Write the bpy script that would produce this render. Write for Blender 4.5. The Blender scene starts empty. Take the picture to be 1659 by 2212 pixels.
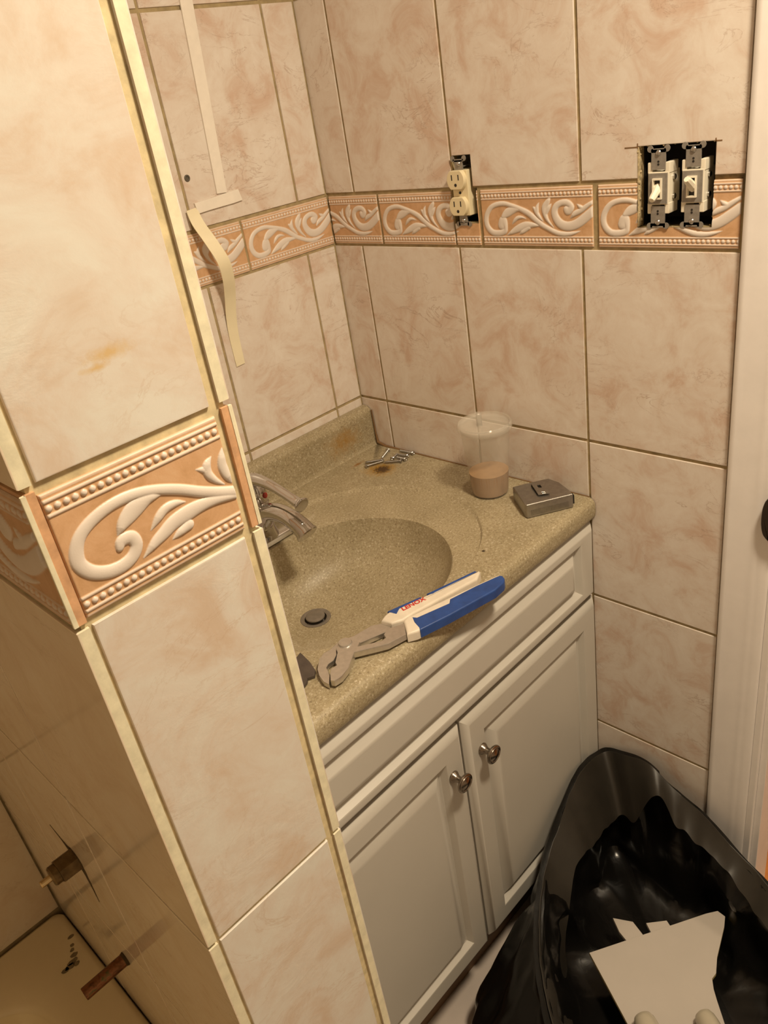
import bpy, bmesh, math, random
import numpy as np
from mathutils import Vector, Matrix, noise

random.seed(7)
SC = bpy.context.scene
COL = SC.collection
S = 1.12                      # layout unit -> metres

# ------------------------------------------------------------------ camera
CR = [[0.68343130, -0.71452518, -0.14958416], [-0.43527593, -0.23435671, -0.86925934], [0.58605164, 0.65918942, -0.47118232]]
CC = (-0.91407676, -1.03434745, 0.22194730)
FOC = 1703.934
cam = bpy.data.cameras.new('camera')
camo = bpy.data.objects.new('camera', cam)
COL.objects.link(camo)
r, d, f = (Vector(v) for v in CR)
M = Matrix(((r.x, -d.x, -f.x, CC[0] * S), (r.y, -d.y, -f.y, CC[1] * S), (r.z, -d.z, -f.z, CC[2] * S), (0, 0, 0, 1)))
camo.matrix_world = M
cam.sensor_fit = 'VERTICAL'
cam.sensor_height = 36.0
cam.lens = FOC * 36.0 / 2212.0
cam.clip_start = 0.01
cam.dof.use_dof = False
SC.camera = camo

# ------------------------------------------------------------------ light and exposure
vs = SC.view_settings
vs.view_transform = 'Standard'
vs.look = 'None'
vs.exposure = 0.0
vs.gamma = 1.0
vs.use_curve_mapping = False
world = bpy.data.worlds.new('world')
SC.world = world
world.use_nodes = True
world.node_tree.nodes['Background'].inputs[0].default_value = (1.0, 0.75, 0.5, 1)
world.node_tree.nodes['Background'].inputs[1].default_value = 0.0


def area(name, loc, size, power, col, target):
    l = bpy.data.lights.new(name, 'AREA')
    l.shape = 'DISK'
    l.size = size * S
    l.energy = power
    l.color = col
    o = bpy.data.objects.new(name, l)
    o.location = Vector(loc) * S
    o.rotation_euler = (Vector(target) - Vector(loc)).to_track_quat('-Z', 'Y').to_euler()
    COL.objects.link(o)
    return o


WARM = (1.0, 0.825, 0.585)
area('ceiling_lamp', (-0.37, -1.13, 0.91), 0.18, 27.5, WARM, (-0.37, -1.13, 0.0))
area('hall_lamp', (0.75, -1.2, 0.93), 0.3, 8.0, WARM, (0.75, -1.2, 0.0))

# ------------------------------------------------------------------ helpers
def tag(o, label, cat, group=None, kind=None):
    o['label'] = label
    o['category'] = cat
    if group:
        o['group'] = group
    if kind:
        o['kind'] = kind
    return o


def thing(name, base, label, cat, group=None):
    o = bpy.data.objects.new(name, None)
    o.empty_display_size = 0.02
    COL.objects.link(o)
    o.location = Vector(base) * S
    o['base'] = list(base)
    return tag(o, label, cat, group)


class MB:
    def __init__(s):
        s.v = []; s.f = []; s.m = []; s.off = []; s.mask = []; s.cur = (0, 0, 0)

    def add(s, vs_, fs, mi=0, mask=None):
        n = len(s.v)
        s.v.extend([tuple(map(float, p)) for p in vs_])
        s.off.extend([s.cur] * len(vs_))
        s.mask.extend(mask if mask is not None else [0.0] * len(vs_))
        for fc in fs:
            s.f.append(tuple(n + i for i in fc)); s.m.append(mi)

    def bm(s, b, mat=None, mi=0):
        b.verts.ensure_lookup_table()
        for i, v in enumerate(b.verts):
            v.index = i
        vv = [(mat @ v.co if mat else v.co) for v in b.verts]
        s.add(vv, [[v.index for v in fc.verts] for fc in b.faces], mi)
        b.free()

    def box(s, x0, x1, y0, y1, z0, z1, bev=0.0, mi=0, seg=2, mat=None):
        b = bmesh.new()
        bmesh.ops.create_cube(b, size=1)
        for v in b.verts:
            v.co = Vector(((x0 + x1) / 2 + v.co.x * (x1 - x0), (y0 + y1) / 2 + v.co.y * (y1 - y0), (z0 + z1) / 2 + v.co.z * (z1 - z0)))
        if bev > 0:
            bmesh.ops.bevel(b, geom=b.edges[:], offset=bev, segments=seg, affect='EDGES', profile=0.5)
        s.bm(b, mat, mi)

    def loft(s, rings, mi=0, closed=True, cap0=False, cap1=False):
        n = len(rings[0])
        vs_ = [p for rg in rings for p in rg]
        fs = []
        for k in range(len(rings) - 1):
            for i in range(n if closed else n - 1):
                j = (i + 1) % n
                fs.append((k * n + i, k * n + j, (k + 1) * n + j, (k + 1) * n + i))
        if cap0:
            fs.append(tuple(range(n))[::-1])
        if cap1:
            fs.append(tuple((len(rings) - 1) * n + i for i in range(n)))
        s.add(vs_, fs, mi)

    def tube(s, path, rad, n=12, mi=0, caps=True, sx=1.0, up=None):
        P = [Vector(p) for p in path]
        if not hasattr(rad, '__len__'):
            rad = [rad] * len(P)
        T = []
        for i in range(len(P)):
            a = P[max(0, i - 1)]; b = P[min(len(P) - 1, i + 1)]
            T.append((b - a).normalized())
        ref = Vector(up) if up else (Vector((0, 0, 1)) if abs(T[0].z) < 0.9 else Vector((1, 0, 0)))
        rings = []
        nrm = (ref - T[0] * ref.dot(T[0])).normalized()
        for i in range(len(P)):
            nrm = (nrm - T[i] * nrm.dot(T[i])).normalized()
            bi = T[i].cross(nrm)
            rings.append([P[i] + (nrm * math.cos(2 * math.pi * k / n) + bi * sx * math.sin(2 * math.pi * k / n)) * rad[i] for k in range(n)])
        s.loft(rings, mi, True, caps, caps)

    def lathe(s, prof, origin, axis=(0, 0, 1), n=24, mi=0, cap0=True, cap1=True):
        ax = Vector(axis).normalized()
        a = Vector((1, 0, 0)) if abs(ax.x) < 0.9 else Vector((0, 1, 0))
        u = (a - ax * a.dot(ax)).normalized(); w = ax.cross(u)
        o = Vector(origin)
        rings = [[o + ax * h + (u * math.cos(2 * math.pi * k / n) + w * math.sin(2 * math.pi * k / n)) * max(r_, 1e-5) for k in range(n)] for r_, h in prof]
        s.loft(rings, mi, True, cap0, cap1)

    def prism(s, poly, frame, d0, d1, bev=0.0, mi=0, seg=2, mi_side=None, bev0=0.0):
        """poly: 2D outline; frame(u,v,w)->xyz ; solid between depths d0 (back) and d1 (front, bevelled)"""
        A = sum(poly[i][0] * poly[(i + 1) % len(poly)][1] - poly[(i + 1) % len(poly)][0] * poly[i][1] for i in range(len(poly)))
        if A < 0:
            poly = poly[::-1]
        n = len(poly)
        sg = 1 if d1 > d0 else -1
        lv = []
        if bev0 > 0:
            for k in range(seg + 1):
                t = k / seg * math.pi / 2
                lv.append((bev0 * (1 - math.sin(t)), d0 + sg * bev0 * (1 - math.cos(t))))
        else:
            lv.append((0, d0))
        if bev > 0:
            for k in range(seg + 1):
                t = k / seg * math.pi / 2
                lv.append((bev * (1 - math.cos(t)), d1 - sg * bev * (1 - math.sin(t))))
        else:
            lv.append((0, d1))
        rings = []
        for ins, dd in lv:
            q = offset_poly(poly, ins) if ins > 1e-9 else poly
            rings.append([frame(a, b, dd) for a, b in q])
        nn = len(s.f)
        s.loft(rings, mi, True, False, False)
        if mi_side is not None:
            for k in range(nn, nn + n * (len(rings) - 1) - (n * seg if bev > 0 else 0)):
                s.m[k] = mi_side
        # caps via triangulation-safe ngon
        s.add(rings[-1], [tuple(range(n))], mi)
        s.add(rings[0], [tuple(range(n))[::-1]], mi)

    def build(s, name, mats, parent=None, base=None, sharp=35, offattr=False, maskattr=False, fixn=True, wn=True):
        if base is None:
            base = parent['base'] if parent is not None and 'base' in parent else (0, 0, 0)
        pbase = base
        me = bpy.data.meshes.new(name)
        me.from_pydata([((p[0] - pbase[0]) * S, (p[1] - pbase[1]) * S, (p[2] - pbase[2]) * S) for p in s.v], [], s.f)
        if not isinstance(mats, (list, tuple)):
            mats = [mats]
        for m_ in mats:
            me.materials.append(m_)
        me.polygons.foreach_set('material_index', s.m)
        me.polygons.foreach_set('use_smooth', [True] * len(me.polygons))
        if offattr:
            a = me.attributes.new('toff', 'FLOAT_VECTOR', 'POINT')
            a.data.foreach_set('vector', [c for t in s.off for c in t])
        if maskattr:
            a = me.attributes.new('mask', 'FLOAT', 'POINT')
            a.data.foreach_set('value', s.mask)
        if fixn:
            b = bmesh.new(); b.from_mesh(me)
            bmesh.ops.remove_doubles(b, verts=b.verts[:], dist=1e-6)
            bmesh.ops.recalc_face_normals(b, faces=b.faces[:])
            b.to_mesh(me); b.free()
        me.update()
        me.set_sharp_from_angle(angle=math.radians(sharp))
        o = bpy.data.objects.new(name, me)
        COL.objects.link(o)
        if parent is not None:
            o.parent = parent
            # child origin coincides with the parent's base
        else:
            o.location = Vector(pbase) * S
        o['base'] = list(pbase)
        if wn:
            wm = o.modifiers.new('flat_faces', 'WEIGHTED_NORMAL')
            wm.keep_sharp = True
            wm.weight = 60
        return o


def offset_poly(poly, d):
    n = len(poly); out = []
    for i in range(n):
        p0 = Vector(poly[i - 1]).to_2d(); p1 = Vector(poly[i]).to_2d(); p2 = Vector(poly[(i + 1) % n]).to_2d()
        e1 = (p1 - p0); e2 = (p2 - p1)
        if e1.length < 1e-9 or e2.length < 1e-9:
            out.append((p1.x, p1.y)); continue
        e1.normalize(); e2.normalize()
        n1 = Vector((-e1.y, e1.x)); n2 = Vector((-e2.y, e2.x))
        b = n1 + n2
        k = max(0.35, (1 + n1.dot(n2)))
        q = p1 + b * (d / k)
        out.append((q.x, q.y))
    return out


def catmull(P, k=6, closed=False):
    P = [Vector(p) for p in P]
    n = len(P); out = []
    for i in range(n if closed else n - 1):
        g = lambda j: P[j % n] if closed else P[min(max(j, 0), n - 1)]
        p0, p1, p2, p3 = g(i - 1), g(i), g(i + 1), g(i + 2)
        for s_ in range(k):
            t = s_ / k
            out.append(0.5 * ((2 * p1) + (p2 - p0) * t + (2 * p0 - 5 * p1 + 4 * p2 - p3) * t * t + (3 * p1 - p0 - 3 * p2 + p3) * t ** 3))
    if not closed:
        out.append(P[-1])
    return out


# ------------------------------------------------------------------ materials
class NT:
    def __init__(s, name):
        s.m = bpy.data.materials.new(name); s.m.use_nodes = True
        s.t = s.m.node_tree; s.b = s.t.nodes['Principled BSDF']

    def n(s, typ, **kw):
        x = s.t.nodes.new(typ)
        for k, v in kw.items():
            if k.startswith('_'):
                setattr(x, k[1:], v)
            else:
                x.inputs[k.replace('__', ' ')].default_value = v
        return x

    def l(s, a, b):
        s.t.links.new(a, b)

    def noise(s, vec, scale, detail=4, rough=0.55, dist=0.0):
        x = s.n('ShaderNodeTexNoise')
        x.inputs['Scale'].default_value = scale; x.inputs['Detail'].default_value = detail
        x.inputs['Roughness'].default_value = rough; x.inputs['Distortion'].default_value = dist
        s.l(vec, x.inputs['Vector'])
        return x.outputs['Fac']

    def ramp(s, fac, stops, interp='LINEAR'):
        x = s.n('ShaderNodeValToRGB'); cr = x.color_ramp; cr.interpolation = interp
        while len(cr.elements) < len(stops):
            cr.elements.new(0.5)
        for e, (p, c) in zip(cr.elements, stops):
            e.position = p; e.color = (c if len(c) == 4 else (*c, 1)) if hasattr(c, '__len__') else (c, c, c, 1)
        s.l(fac, x.inputs['Fac'])
        return x.outputs['Color']

    def math(s, op, a, b=None, clamp=False):
        x = s.n('ShaderNodeMath', _operation=op); x.use_clamp = clamp
        for i, q in enumerate((a, b)):
            if q is None: continue
            if isinstance(q, (int, float)): x.inputs[i].default_value = q
            else: s.l(q, x.inputs[i])
        return x.outputs[0]

    def mix(s, fac, a, b, mode='MIX'):
        x = s.n('ShaderNodeMix', _data_type='RGBA', _blend_type=mode)
        for i, q in ((0, fac), (6, a), (7, b)):
            if isinstance(q, (int, float)): x.inputs[i].default_value = q
            elif isinstance(q, tuple): x.inputs[i].default_value = (*q, 1) if len(q) == 3 else q
            else: s.l(q, x.inputs[i])
        return x.outputs[2]

    def pos(s):
        return s.n('ShaderNodeNewGeometry').outputs['Position']

    def obj(s):
        return s.n('ShaderNodeTexCoord').outputs['Object']

    def vadd(s, a, b):
        x = s.n('ShaderNodeVectorMath', _operation='ADD'); s.l(a, x.inputs[0]); s.l(b, x.inputs[1]); return x.outputs[0]

    def attr(s, name):
        return s.n('ShaderNodeAttribute', _attribute_name=name)

    def bump(s, h, strength=0.2, dist=0.001):
        x = s.n('ShaderNodeBump'); x.inputs['Strength'].default_value = strength; x.inputs['Distance'].default_value = dist
        s.l(h, x.inputs['Height']); s.l(x.outputs['Normal'], s.b.inputs['Normal'])

    def set(s, color=None, rough=None, metal=None, spec=None, **kw):
        B = s.b.inputs
        for k, q in (('Base Color', color), ('Roughness', rough), ('Metallic', metal), ('Specular IOR Level', spec)):
            if q is None: continue
            if isinstance(q, (int, float)): B[k].default_value = q
            elif isinstance(q, tuple): B[k].default_value = (*q, 1)
            else: s.l(q, B[k])
        for k, q in kw.items():
            B[k.replace('__', ' ')].default_value = q
        return s.m


def plain(name, color, rough=0.5, metal=0.0, spec=0.5, nscale=0, namp=0.1, bump=0.0, **kw):
    t = NT(name)
    if nscale:
        nz = t.noise(t.obj(), nscale, 5, 0.6)
        c = t.ramp(nz, [(0.3, tuple(x * (1 - namp) for x in color)), (0.7, tuple(min(1, x * (1 + namp)) for x in color))])
        t.set(c, rough, metal, spec, **kw)
        if bump:
            t.bump(nz, bump, 0.001)
        return t.m
    return t.set(color, rough, metal, spec, **kw)


def marble(name, light, mid, dark, vein, rough, veinw=0.011, va=0.6, dents=0.0, stain=False):
    t = NT(name)
    P = t.vadd(t.pos(), t.attr('toff').outputs['Vector'])
    n1 = t.noise(P, 15, 8, 0.66, 0.7)
    n2 = t.noise(P, 48, 6, 0.7, 0.4)
    c = t.ramp(n1, [(0.36, light), (0.51, mid), (0.66, dark)])
    c = t.mix(t.math('MULTIPLY', t.math('SUBTRACT', n2, 0.50, True), 1.5, True), c, dark)
    # directional veins
    mp = t.n('ShaderNodeMapping'); mp.inputs['Rotation'].default_value = (0.5, 0.6, 0.4); mp.inputs['Scale'].default_value = (1, 1, 2.2)
    t.l(P, mp.inputs['Vector'])
    n3 = t.noise(mp.outputs[0], 7.5, 8, 0.62, 1.4)
    v = t.math('ABSOLUTE', t.math('SUBTRACT', n3, 0.5))
    v = t.math('SUBTRACT', 1.0, t.math('DIVIDE', v, veinw, True), True)
    msk = t.ramp(t.noise(P, 8, 3, 0.5), [(0.45, 0.0), (0.66, 1.0)])
    v = t.math('MULTIPLY', t.math('MULTIPLY', v, msk), va)
    c = t.mix(v, c, vein)
    if stain:
        # dried yellow smear on the tile above the relief course
        for ctr, rad, sx in (((-0.7467, -0.667, 0.1284), 0.011, (0.62, 1, 2.4)), ((-0.756, -0.667, 0.1235), 0.005, (0.5, 1, 2.2))):
            mq = t.n('ShaderNodeMapping'); mq.vector_type = 'POINT'
            mq.inputs['Scale'].default_value = tuple(q / (rad * S) for q in sx)
            mq.inputs['Location'].default_value = tuple(-ctr[i] * S * sx[i] / (rad * S) for i in range(3))
            t.l(t.pos(), mq.inputs['Vector'])
            ln = t.n('ShaderNodeVectorMath', _operation='LENGTH'); t.l(mq.outputs[0], ln.inputs[0])
            dd = t.math('ADD', ln.outputs['Value'], t.math('MULTIPLY', t.math('SUBTRACT', t.noise(t.pos(), 130, 4, 0.7), 0.5), 1.6))
            c = t.mix(t.math('MULTIPLY', t.math('SUBTRACT', 1.0, dd, True), 1.1, True), c, (0.62, 0.45, 0.24))
    rr = t.math('ADD', t.math('MULTIPLY', n2, 0.12), rough - 0.06)
    t.set(c, rr, 0.0, 0.45)
    if dents:
        n4 = t.noise(mp.outputs[0], 22, 5, 0.62, 1.2)
        mk = t.ramp(t.noise(P, 9, 2, 0.5), [(0.42, 0.15), (0.62, 1.6)])
        t.bump(t.math('ADD', t.math('MULTIPLY', n4, mk), t.math('MULTIPLY', n2, 0.6)), dents, 0.0020)
    else:
        t.bump(t.math('ADD', n2, t.math('MULTIPLY', v, -0.6)), 0.10, 0.0012)
    return t.m


M_TILE = marble('glazed_marbled_tile', (0.76, 0.70, 0.64), (0.71, 0.63, 0.56), (0.62, 0.47, 0.38), (0.38, 0.24, 0.17), 0.32)
M_TILE_P = marble('cream_marbled_tile', (0.69, 0.665, 0.61), (0.665, 0.60, 0.535), (0.61, 0.49, 0.39), (0.50, 0.34, 0.22), 0.38, va=0.42, dents=0.14, stain=True)
M_TILE_T = marble('shiny_tub_tile', (0.86, 0.76, 0.61), (0.83, 0.71, 0.55), (0.77, 0.63, 0.47), (0.50, 0.36, 0.24), 0.09)
M_GROUT = plain('grout', (0.36, 0.28, 0.15), 0.9, nscale=60, namp=0.25, bump=0.4)
M_GROUT_P = plain('cream_grout', (0.60, 0.50, 0.30), 0.85, nscale=70, namp=0.25, bump=0.4)
M_EDGE = plain('tile_body_edge', (0.74, 0.69, 0.51), 0.6, nscale=90, namp=0.12, bump=0.2)
M_EDGE_B = plain('border_tile_edge', (0.62, 0.36, 0.20), 0.5, nscale=90, namp=0.2)


def border_mat():
    t = NT('relief_border_tile')
    m_ = t.attr('mask').outputs['Fac']
    P = t.pos()
    n1 = t.noise(P, 45, 7, 0.65, 0.8)
    base = t.ramp(n1, [(0.30, (0.52, 0.305, 0.15)), (0.55, (0.63, 0.385, 0.218)), (0.75, (0.68, 0.455, 0.275))])
    rel = t.ramp(t.noise(P, 30, 4, 0.5), [(0.3, (0.70, 0.62, 0.555)), (0.7, (0.74, 0.67, 0.61))])
    c = t.mix(m_, base, rel)
    t.set(c, 0.42, 0.0, 0.4)
    t.bump(t.noise(P, 900, 3, 0.6), 0.12, 0.0006)
    return t.m


M_BORDER = border_mat()


def counter_mat():
    t = NT('speckled_solid_surface')
    P = t.pos()
    n1 = t.noise(P, 300, 3, 0.75)
    n2 = t.noise(P, 520, 2, 0.7)
    n3 = t.noise(P, 14, 4, 0.5)
    c = t.ramp(n3, [(0.3, (0.315, 0.262, 0.160)), (0.7, (0.395, 0.332, 0.213))])
    c = t.mix(t.ramp(n1, [(0.56, 0.0), (0.68, 0.9)]), c, (0.16, 0.115, 0.065))
    c = t.mix(t.ramp(n1, [(0.32, 0.8), (0.45, 0.0)]), c, (0.62, 0.55, 0.43))
    c = t.mix(t.ramp(n2, [(0.56, 0.0), (0.66, 0.7)]), c, (0.24, 0.18, 0.11))

    def blob(center, rad, col, amt, sx=(1, 1, 1), nsc=120):
        nonlocal c
        mp = t.n('ShaderNodeMapping'); mp.vector_type = 'POINT'
        mp.inputs['Scale'].default_value = tuple(q / (rad * S) for q in sx)
        mp.inputs['Location'].default_value = tuple(-center[i] * S * sx[i] / (rad * S) for i in range(3))
        t.l(P, mp.inputs['Vector'])
        ln = t.n('ShaderNodeVectorMath', _operation='LENGTH'); t.l(mp.outputs[0], ln.inputs[0])
        nz = t.noise(P, nsc, 5, 0.7)
        dd = t.math('ADD', ln.outputs['Value'], t.math('MULTIPLY', t.math('SUBTRACT', nz, 0.5), 2.2))
        fc = t.math('MULTIPLY', t.math('SUBTRACT', 1.0, t.math('SMOOTH_MIN', dd, 1.0), True), amt, True)
        c = t.mix(fc, c, col)

    blob((-0.078, -0.104, -0.361), 0.030, (0.36, 0.20, 0.03), 1.5, (1.0, 1.0, 1.0), 150)        # rust ring left by the screws
    blob((-0.078, -0.108, -0.361), 0.017, (0.07, 0.035, 0.012), 2.2, nsc=260)
    blob((-0.083, -0.052, -0.361), 0.010, (0.25, 0.11, 0.02), 1.2, (0.6, 2.0, 1))
    blob((-0.075, -0.02, -0.325), 0.035, (0.33, 0.18, 0.04), 0.9, (0.8, 1, 1.2), 70)     # faint rust wash on the upstand
    blob((-0.2023, -0.4242, -0.361), 0.0028, (0.03, 0.018, 0.01), 3.0, nsc=300)
    blob((-0.375, -0.40, -0.40), 0.05, (0.62, 0.55, 0.44), 0.5, (0.7, 1, 0.5), 60)       # limescale smears in the bowl
    blob((-0.43, -0.32, -0.44), 0.05, (0.60, 0.53, 0.42), 0.45, (1, 0.6, 0.5), 60)
    blob((-0.265, -0.115, -0.362), 0.012, (0.60, 0.53, 0.42), 0.8, (0.6, 1.4, 1), 90)
    t.set(c, 0.44, 0.0, 0.4)
    t.bump(n1, 0.12, 0.0006)
    return t.m


M_COUNTER = counter_mat()
M_WHITE = plain('white_thermofoil', (0.53, 0.50, 0.45), 0.38, nscale=8, namp=0.02)
M_TOE = plain('brown_toe_kick', (0.20, 0.11, 0.045), 0.6, nscale=14, namp=0.2)
M_PAINT = plain('glossy_white_paint', (0.84, 0.80, 0.78), 0.32, nscale=25, namp=0.03, bump=0.15)
M_FLOOR = plain('floor_tile', (0.58, 0.50, 0.44), 0.4, nscale=9, namp=0.08)
M_CEIL = plain('ceiling_paint', (0.80, 0.76, 0.68), 0.8, nscale=5, namp=0.02)
M_WALLP = plain('plain_wall', (0.55, 0.50, 0.43), 0.5, nscale=6, namp=0.06)
M_WALLL = plain('alcove_wall', (0.86, 0.74, 0.58), 0.4, nscale=6, namp=0.05)
M_CHROME = plain('chrome', (0.58, 0.565, 0.55), 0.07, 1.0)
M_STEEL = plain('brushed_steel', (0.34, 0.32, 0.295), 0.30, 0.9, nscale=120, namp=0.12)
M_PLIER = plain('plier_steel', (0.64, 0.61, 0.57), 0.32, 0.9, nscale=160, namp=0.08, bump=0.04)
M_ZINC = plain('zinc_screw', (0.48, 0.47, 0.46), 0.25, 1.0)
M_NICKEL = plain('antique_nickel', (0.28, 0.24, 0.20), 0.25, 1.0, nscale=200, namp=0.2)
M_DRAIN = plain('dull_drain_metal', (0.27, 0.24, 0.21), 0.45, 0.6, nscale=90, namp=0.15)
M_STRAP = plain('galvanised_strap', (0.30, 0.28, 0.255), 0.5, 0.45, nscale=150, namp=0.15)
M_IVORY = plain('ivory_plastic', (0.76, 0.66, 0.44), 0.35)
M_ALMOND = plain('pale_almond_plastic', (0.82, 0.76, 0.63), 0.35)
M_CUT = plain('dark_cut', (0.07, 0.045, 0.015), 0.9, nscale=120, namp=0.4)
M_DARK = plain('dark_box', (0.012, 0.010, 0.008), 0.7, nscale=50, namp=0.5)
M_BLACK = plain('black_plastic', (0.015, 0.013, 0.012), 0.5)
M_PLASTER = plain('raw_plaster', (0.46, 0.37, 0.22), 0.95, nscale=160, namp=0.45, bump=0.8)
M_BLUE = plain('blue_rubber', (0.018, 0.062, 0.25), 0.42, nscale=60, namp=0.2)
M_GRIPW = plain('dirty_white_plastic', (0.70, 0.63, 0.53), 0.42, nscale=40, namp=0.08)
M_RED = plain('red_print', (0.52, 0.03, 0.02), 0.5)
M_FOAM = plain('foam_tape', (0.84, 0.78, 0.70), 0.7, nscale=60, namp=0.04)
M_LINER = plain('tape_backing', (0.84, 0.76, 0.55), 0.28, nscale=30, namp=0.03)
M_TUB = plain('tub_enamel', (0.84, 0.72, 0.48), 0.16, nscale=6, namp=0.05)
M_BRASS = plain('tarnished_brass', (0.17, 0.12, 0.06), 0.4, 1.0, nscale=70, namp=0.4)
M_STEM = plain('bright_brass', (0.65, 0.5, 0.28), 0.2, 1.0)
M_WOOD = plain('orange_wood', (0.55, 0.20, 0.05), 0.35, nscale=12, namp=0.3)
M_MARBLEW = plain('threshold_stone', (0.75, 0.71, 0.62), 0.3)
M_BOARD = plain('matt_board', (0.47, 0.42, 0.37), 0.8, nscale=10, namp=0.03)
M_BOARDE = plain('yellow_broken_edge', (0.55, 0.42, 0.15), 0.8, nscale=90, namp=0.3)
M_PEARL = plain('pale_plastic', (0.45, 0.40, 0.31), 0.2)
M_RED_CAP = plain('red_index', (0.30, 0.03, 0.02), 0.4)
M_SCRAP = plain('dark_scrap_metal', (0.13, 0.11, 0.10), 0.45, 0.7, nscale=60, namp=0.2)
M_STRIKE = plain('oil_rubbed_bronze', (0.06, 0.045, 0.035), 0.38, 0.8)


def copper_mat():
    t = NT('old_copper')
    nz = t.noise(t.obj(), 90, 5, 0.6, 1.0)
    c = t.ramp(nz, [(0.35, (0.14, 0.07, 0.035)), (0.55, (0.27, 0.12, 0.06)), (0.68, (0.12, 0.12, 0.05))])
    return t.set(c, 0.3, 1.0)


M_COPPER = copper_mat()


def bag_mat():
    t = NT('black_bag_plastic')
    P = t.obj()
    n1 = t.noise(P, 28, 5, 0.6, 0.8)
    t.set((0.005, 0.0045, 0.004), 0.24, 0.0, 0.36)
    t.bump(n1, 0.12, 0.005)
    return t.m


M_BAG = bag_mat()


def clear_mat(name, col, rough):
    t = NT(name)
    return t.set(col, rough, 0.0, 0.5, Transmission__Weight=1.0, IOR=1.25)


M_CLEAR = plain('clear_plastic', (0.75, 0.69, 0.60), 0.09, spec=1.0, Alpha=0.15)
M_LID = plain('clear_lid_plastic', (0.78, 0.72, 0.62), 0.08, spec=1.0, Alpha=0.18)
M_COFFEE = plain('milky_coffee', (0.31, 0.172, 0.075), 0.35, nscale=50, namp=0.12)
M_COFFEE_TOP = plain('coffee_foam', (0.42, 0.25, 0.12), 0.5, nscale=80, namp=0.15)

# ------------------------------------------------------------------ setting: walls with tiles
FLOOR = -1.16
CEIL = 0.97
HB = 0.0805          # border course height
HT = 0.2699          # tile course height
ZROWS = [(-0.0 - HT * (k + 1), -HT * k) for k in range(5)] + [(HB + HT * k, HB + HT * (k + 1)) for k in range(4)]


def rects_minus(x0, x1, z0, z1, holes):
    xs = sorted({x0, x1, *[h[0] for h in holes], *[h[1] for h in holes]})
    zs = sorted({z0, z1, *[h[2] for h in holes], *[h[3] for h in holes]})
    out = []
    for a, b in zip(xs, xs[1:]):
        for c, e in zip(zs, zs[1:]):
            m = ((a + b) / 2, (c + e) / 2)
            if not any(h[0] < m[0] < h[1] and h[2] < m[1] < h[3] for h in holes):
                out.append((a, b, c, e))
    return out


def tile(mb, poly, frame, thick=0.006, bev=0.0014, mi=0):
    mb.cur = (random.uniform(-9, 9), random.uniform(-9, 9), random.uniform(-9, 9))
    mb.prism(poly, frame, -thick, 0.0, bev, mi)
    mb.cur = (0, 0, 0)


def rect(a, b, c, e, g=0.0016):
    return [(a + g, c + g), (b - g, c + g), (b - g, e - g), (a + g, e - g)]


def grect(a, b, z0, z1):
    gb = 0.0012 if abs(z0 - HB) < 1e-6 else 0.0024
    gt = 0.0012 if abs(z1) < 1e-6 else 0.0024
    return [(a + 0.0021, z0 + gb), (b - 0.0021, z0 + gb), (b - 0.0021, z1 - gt), (a + 0.0021, z1 - gt)]


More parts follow.
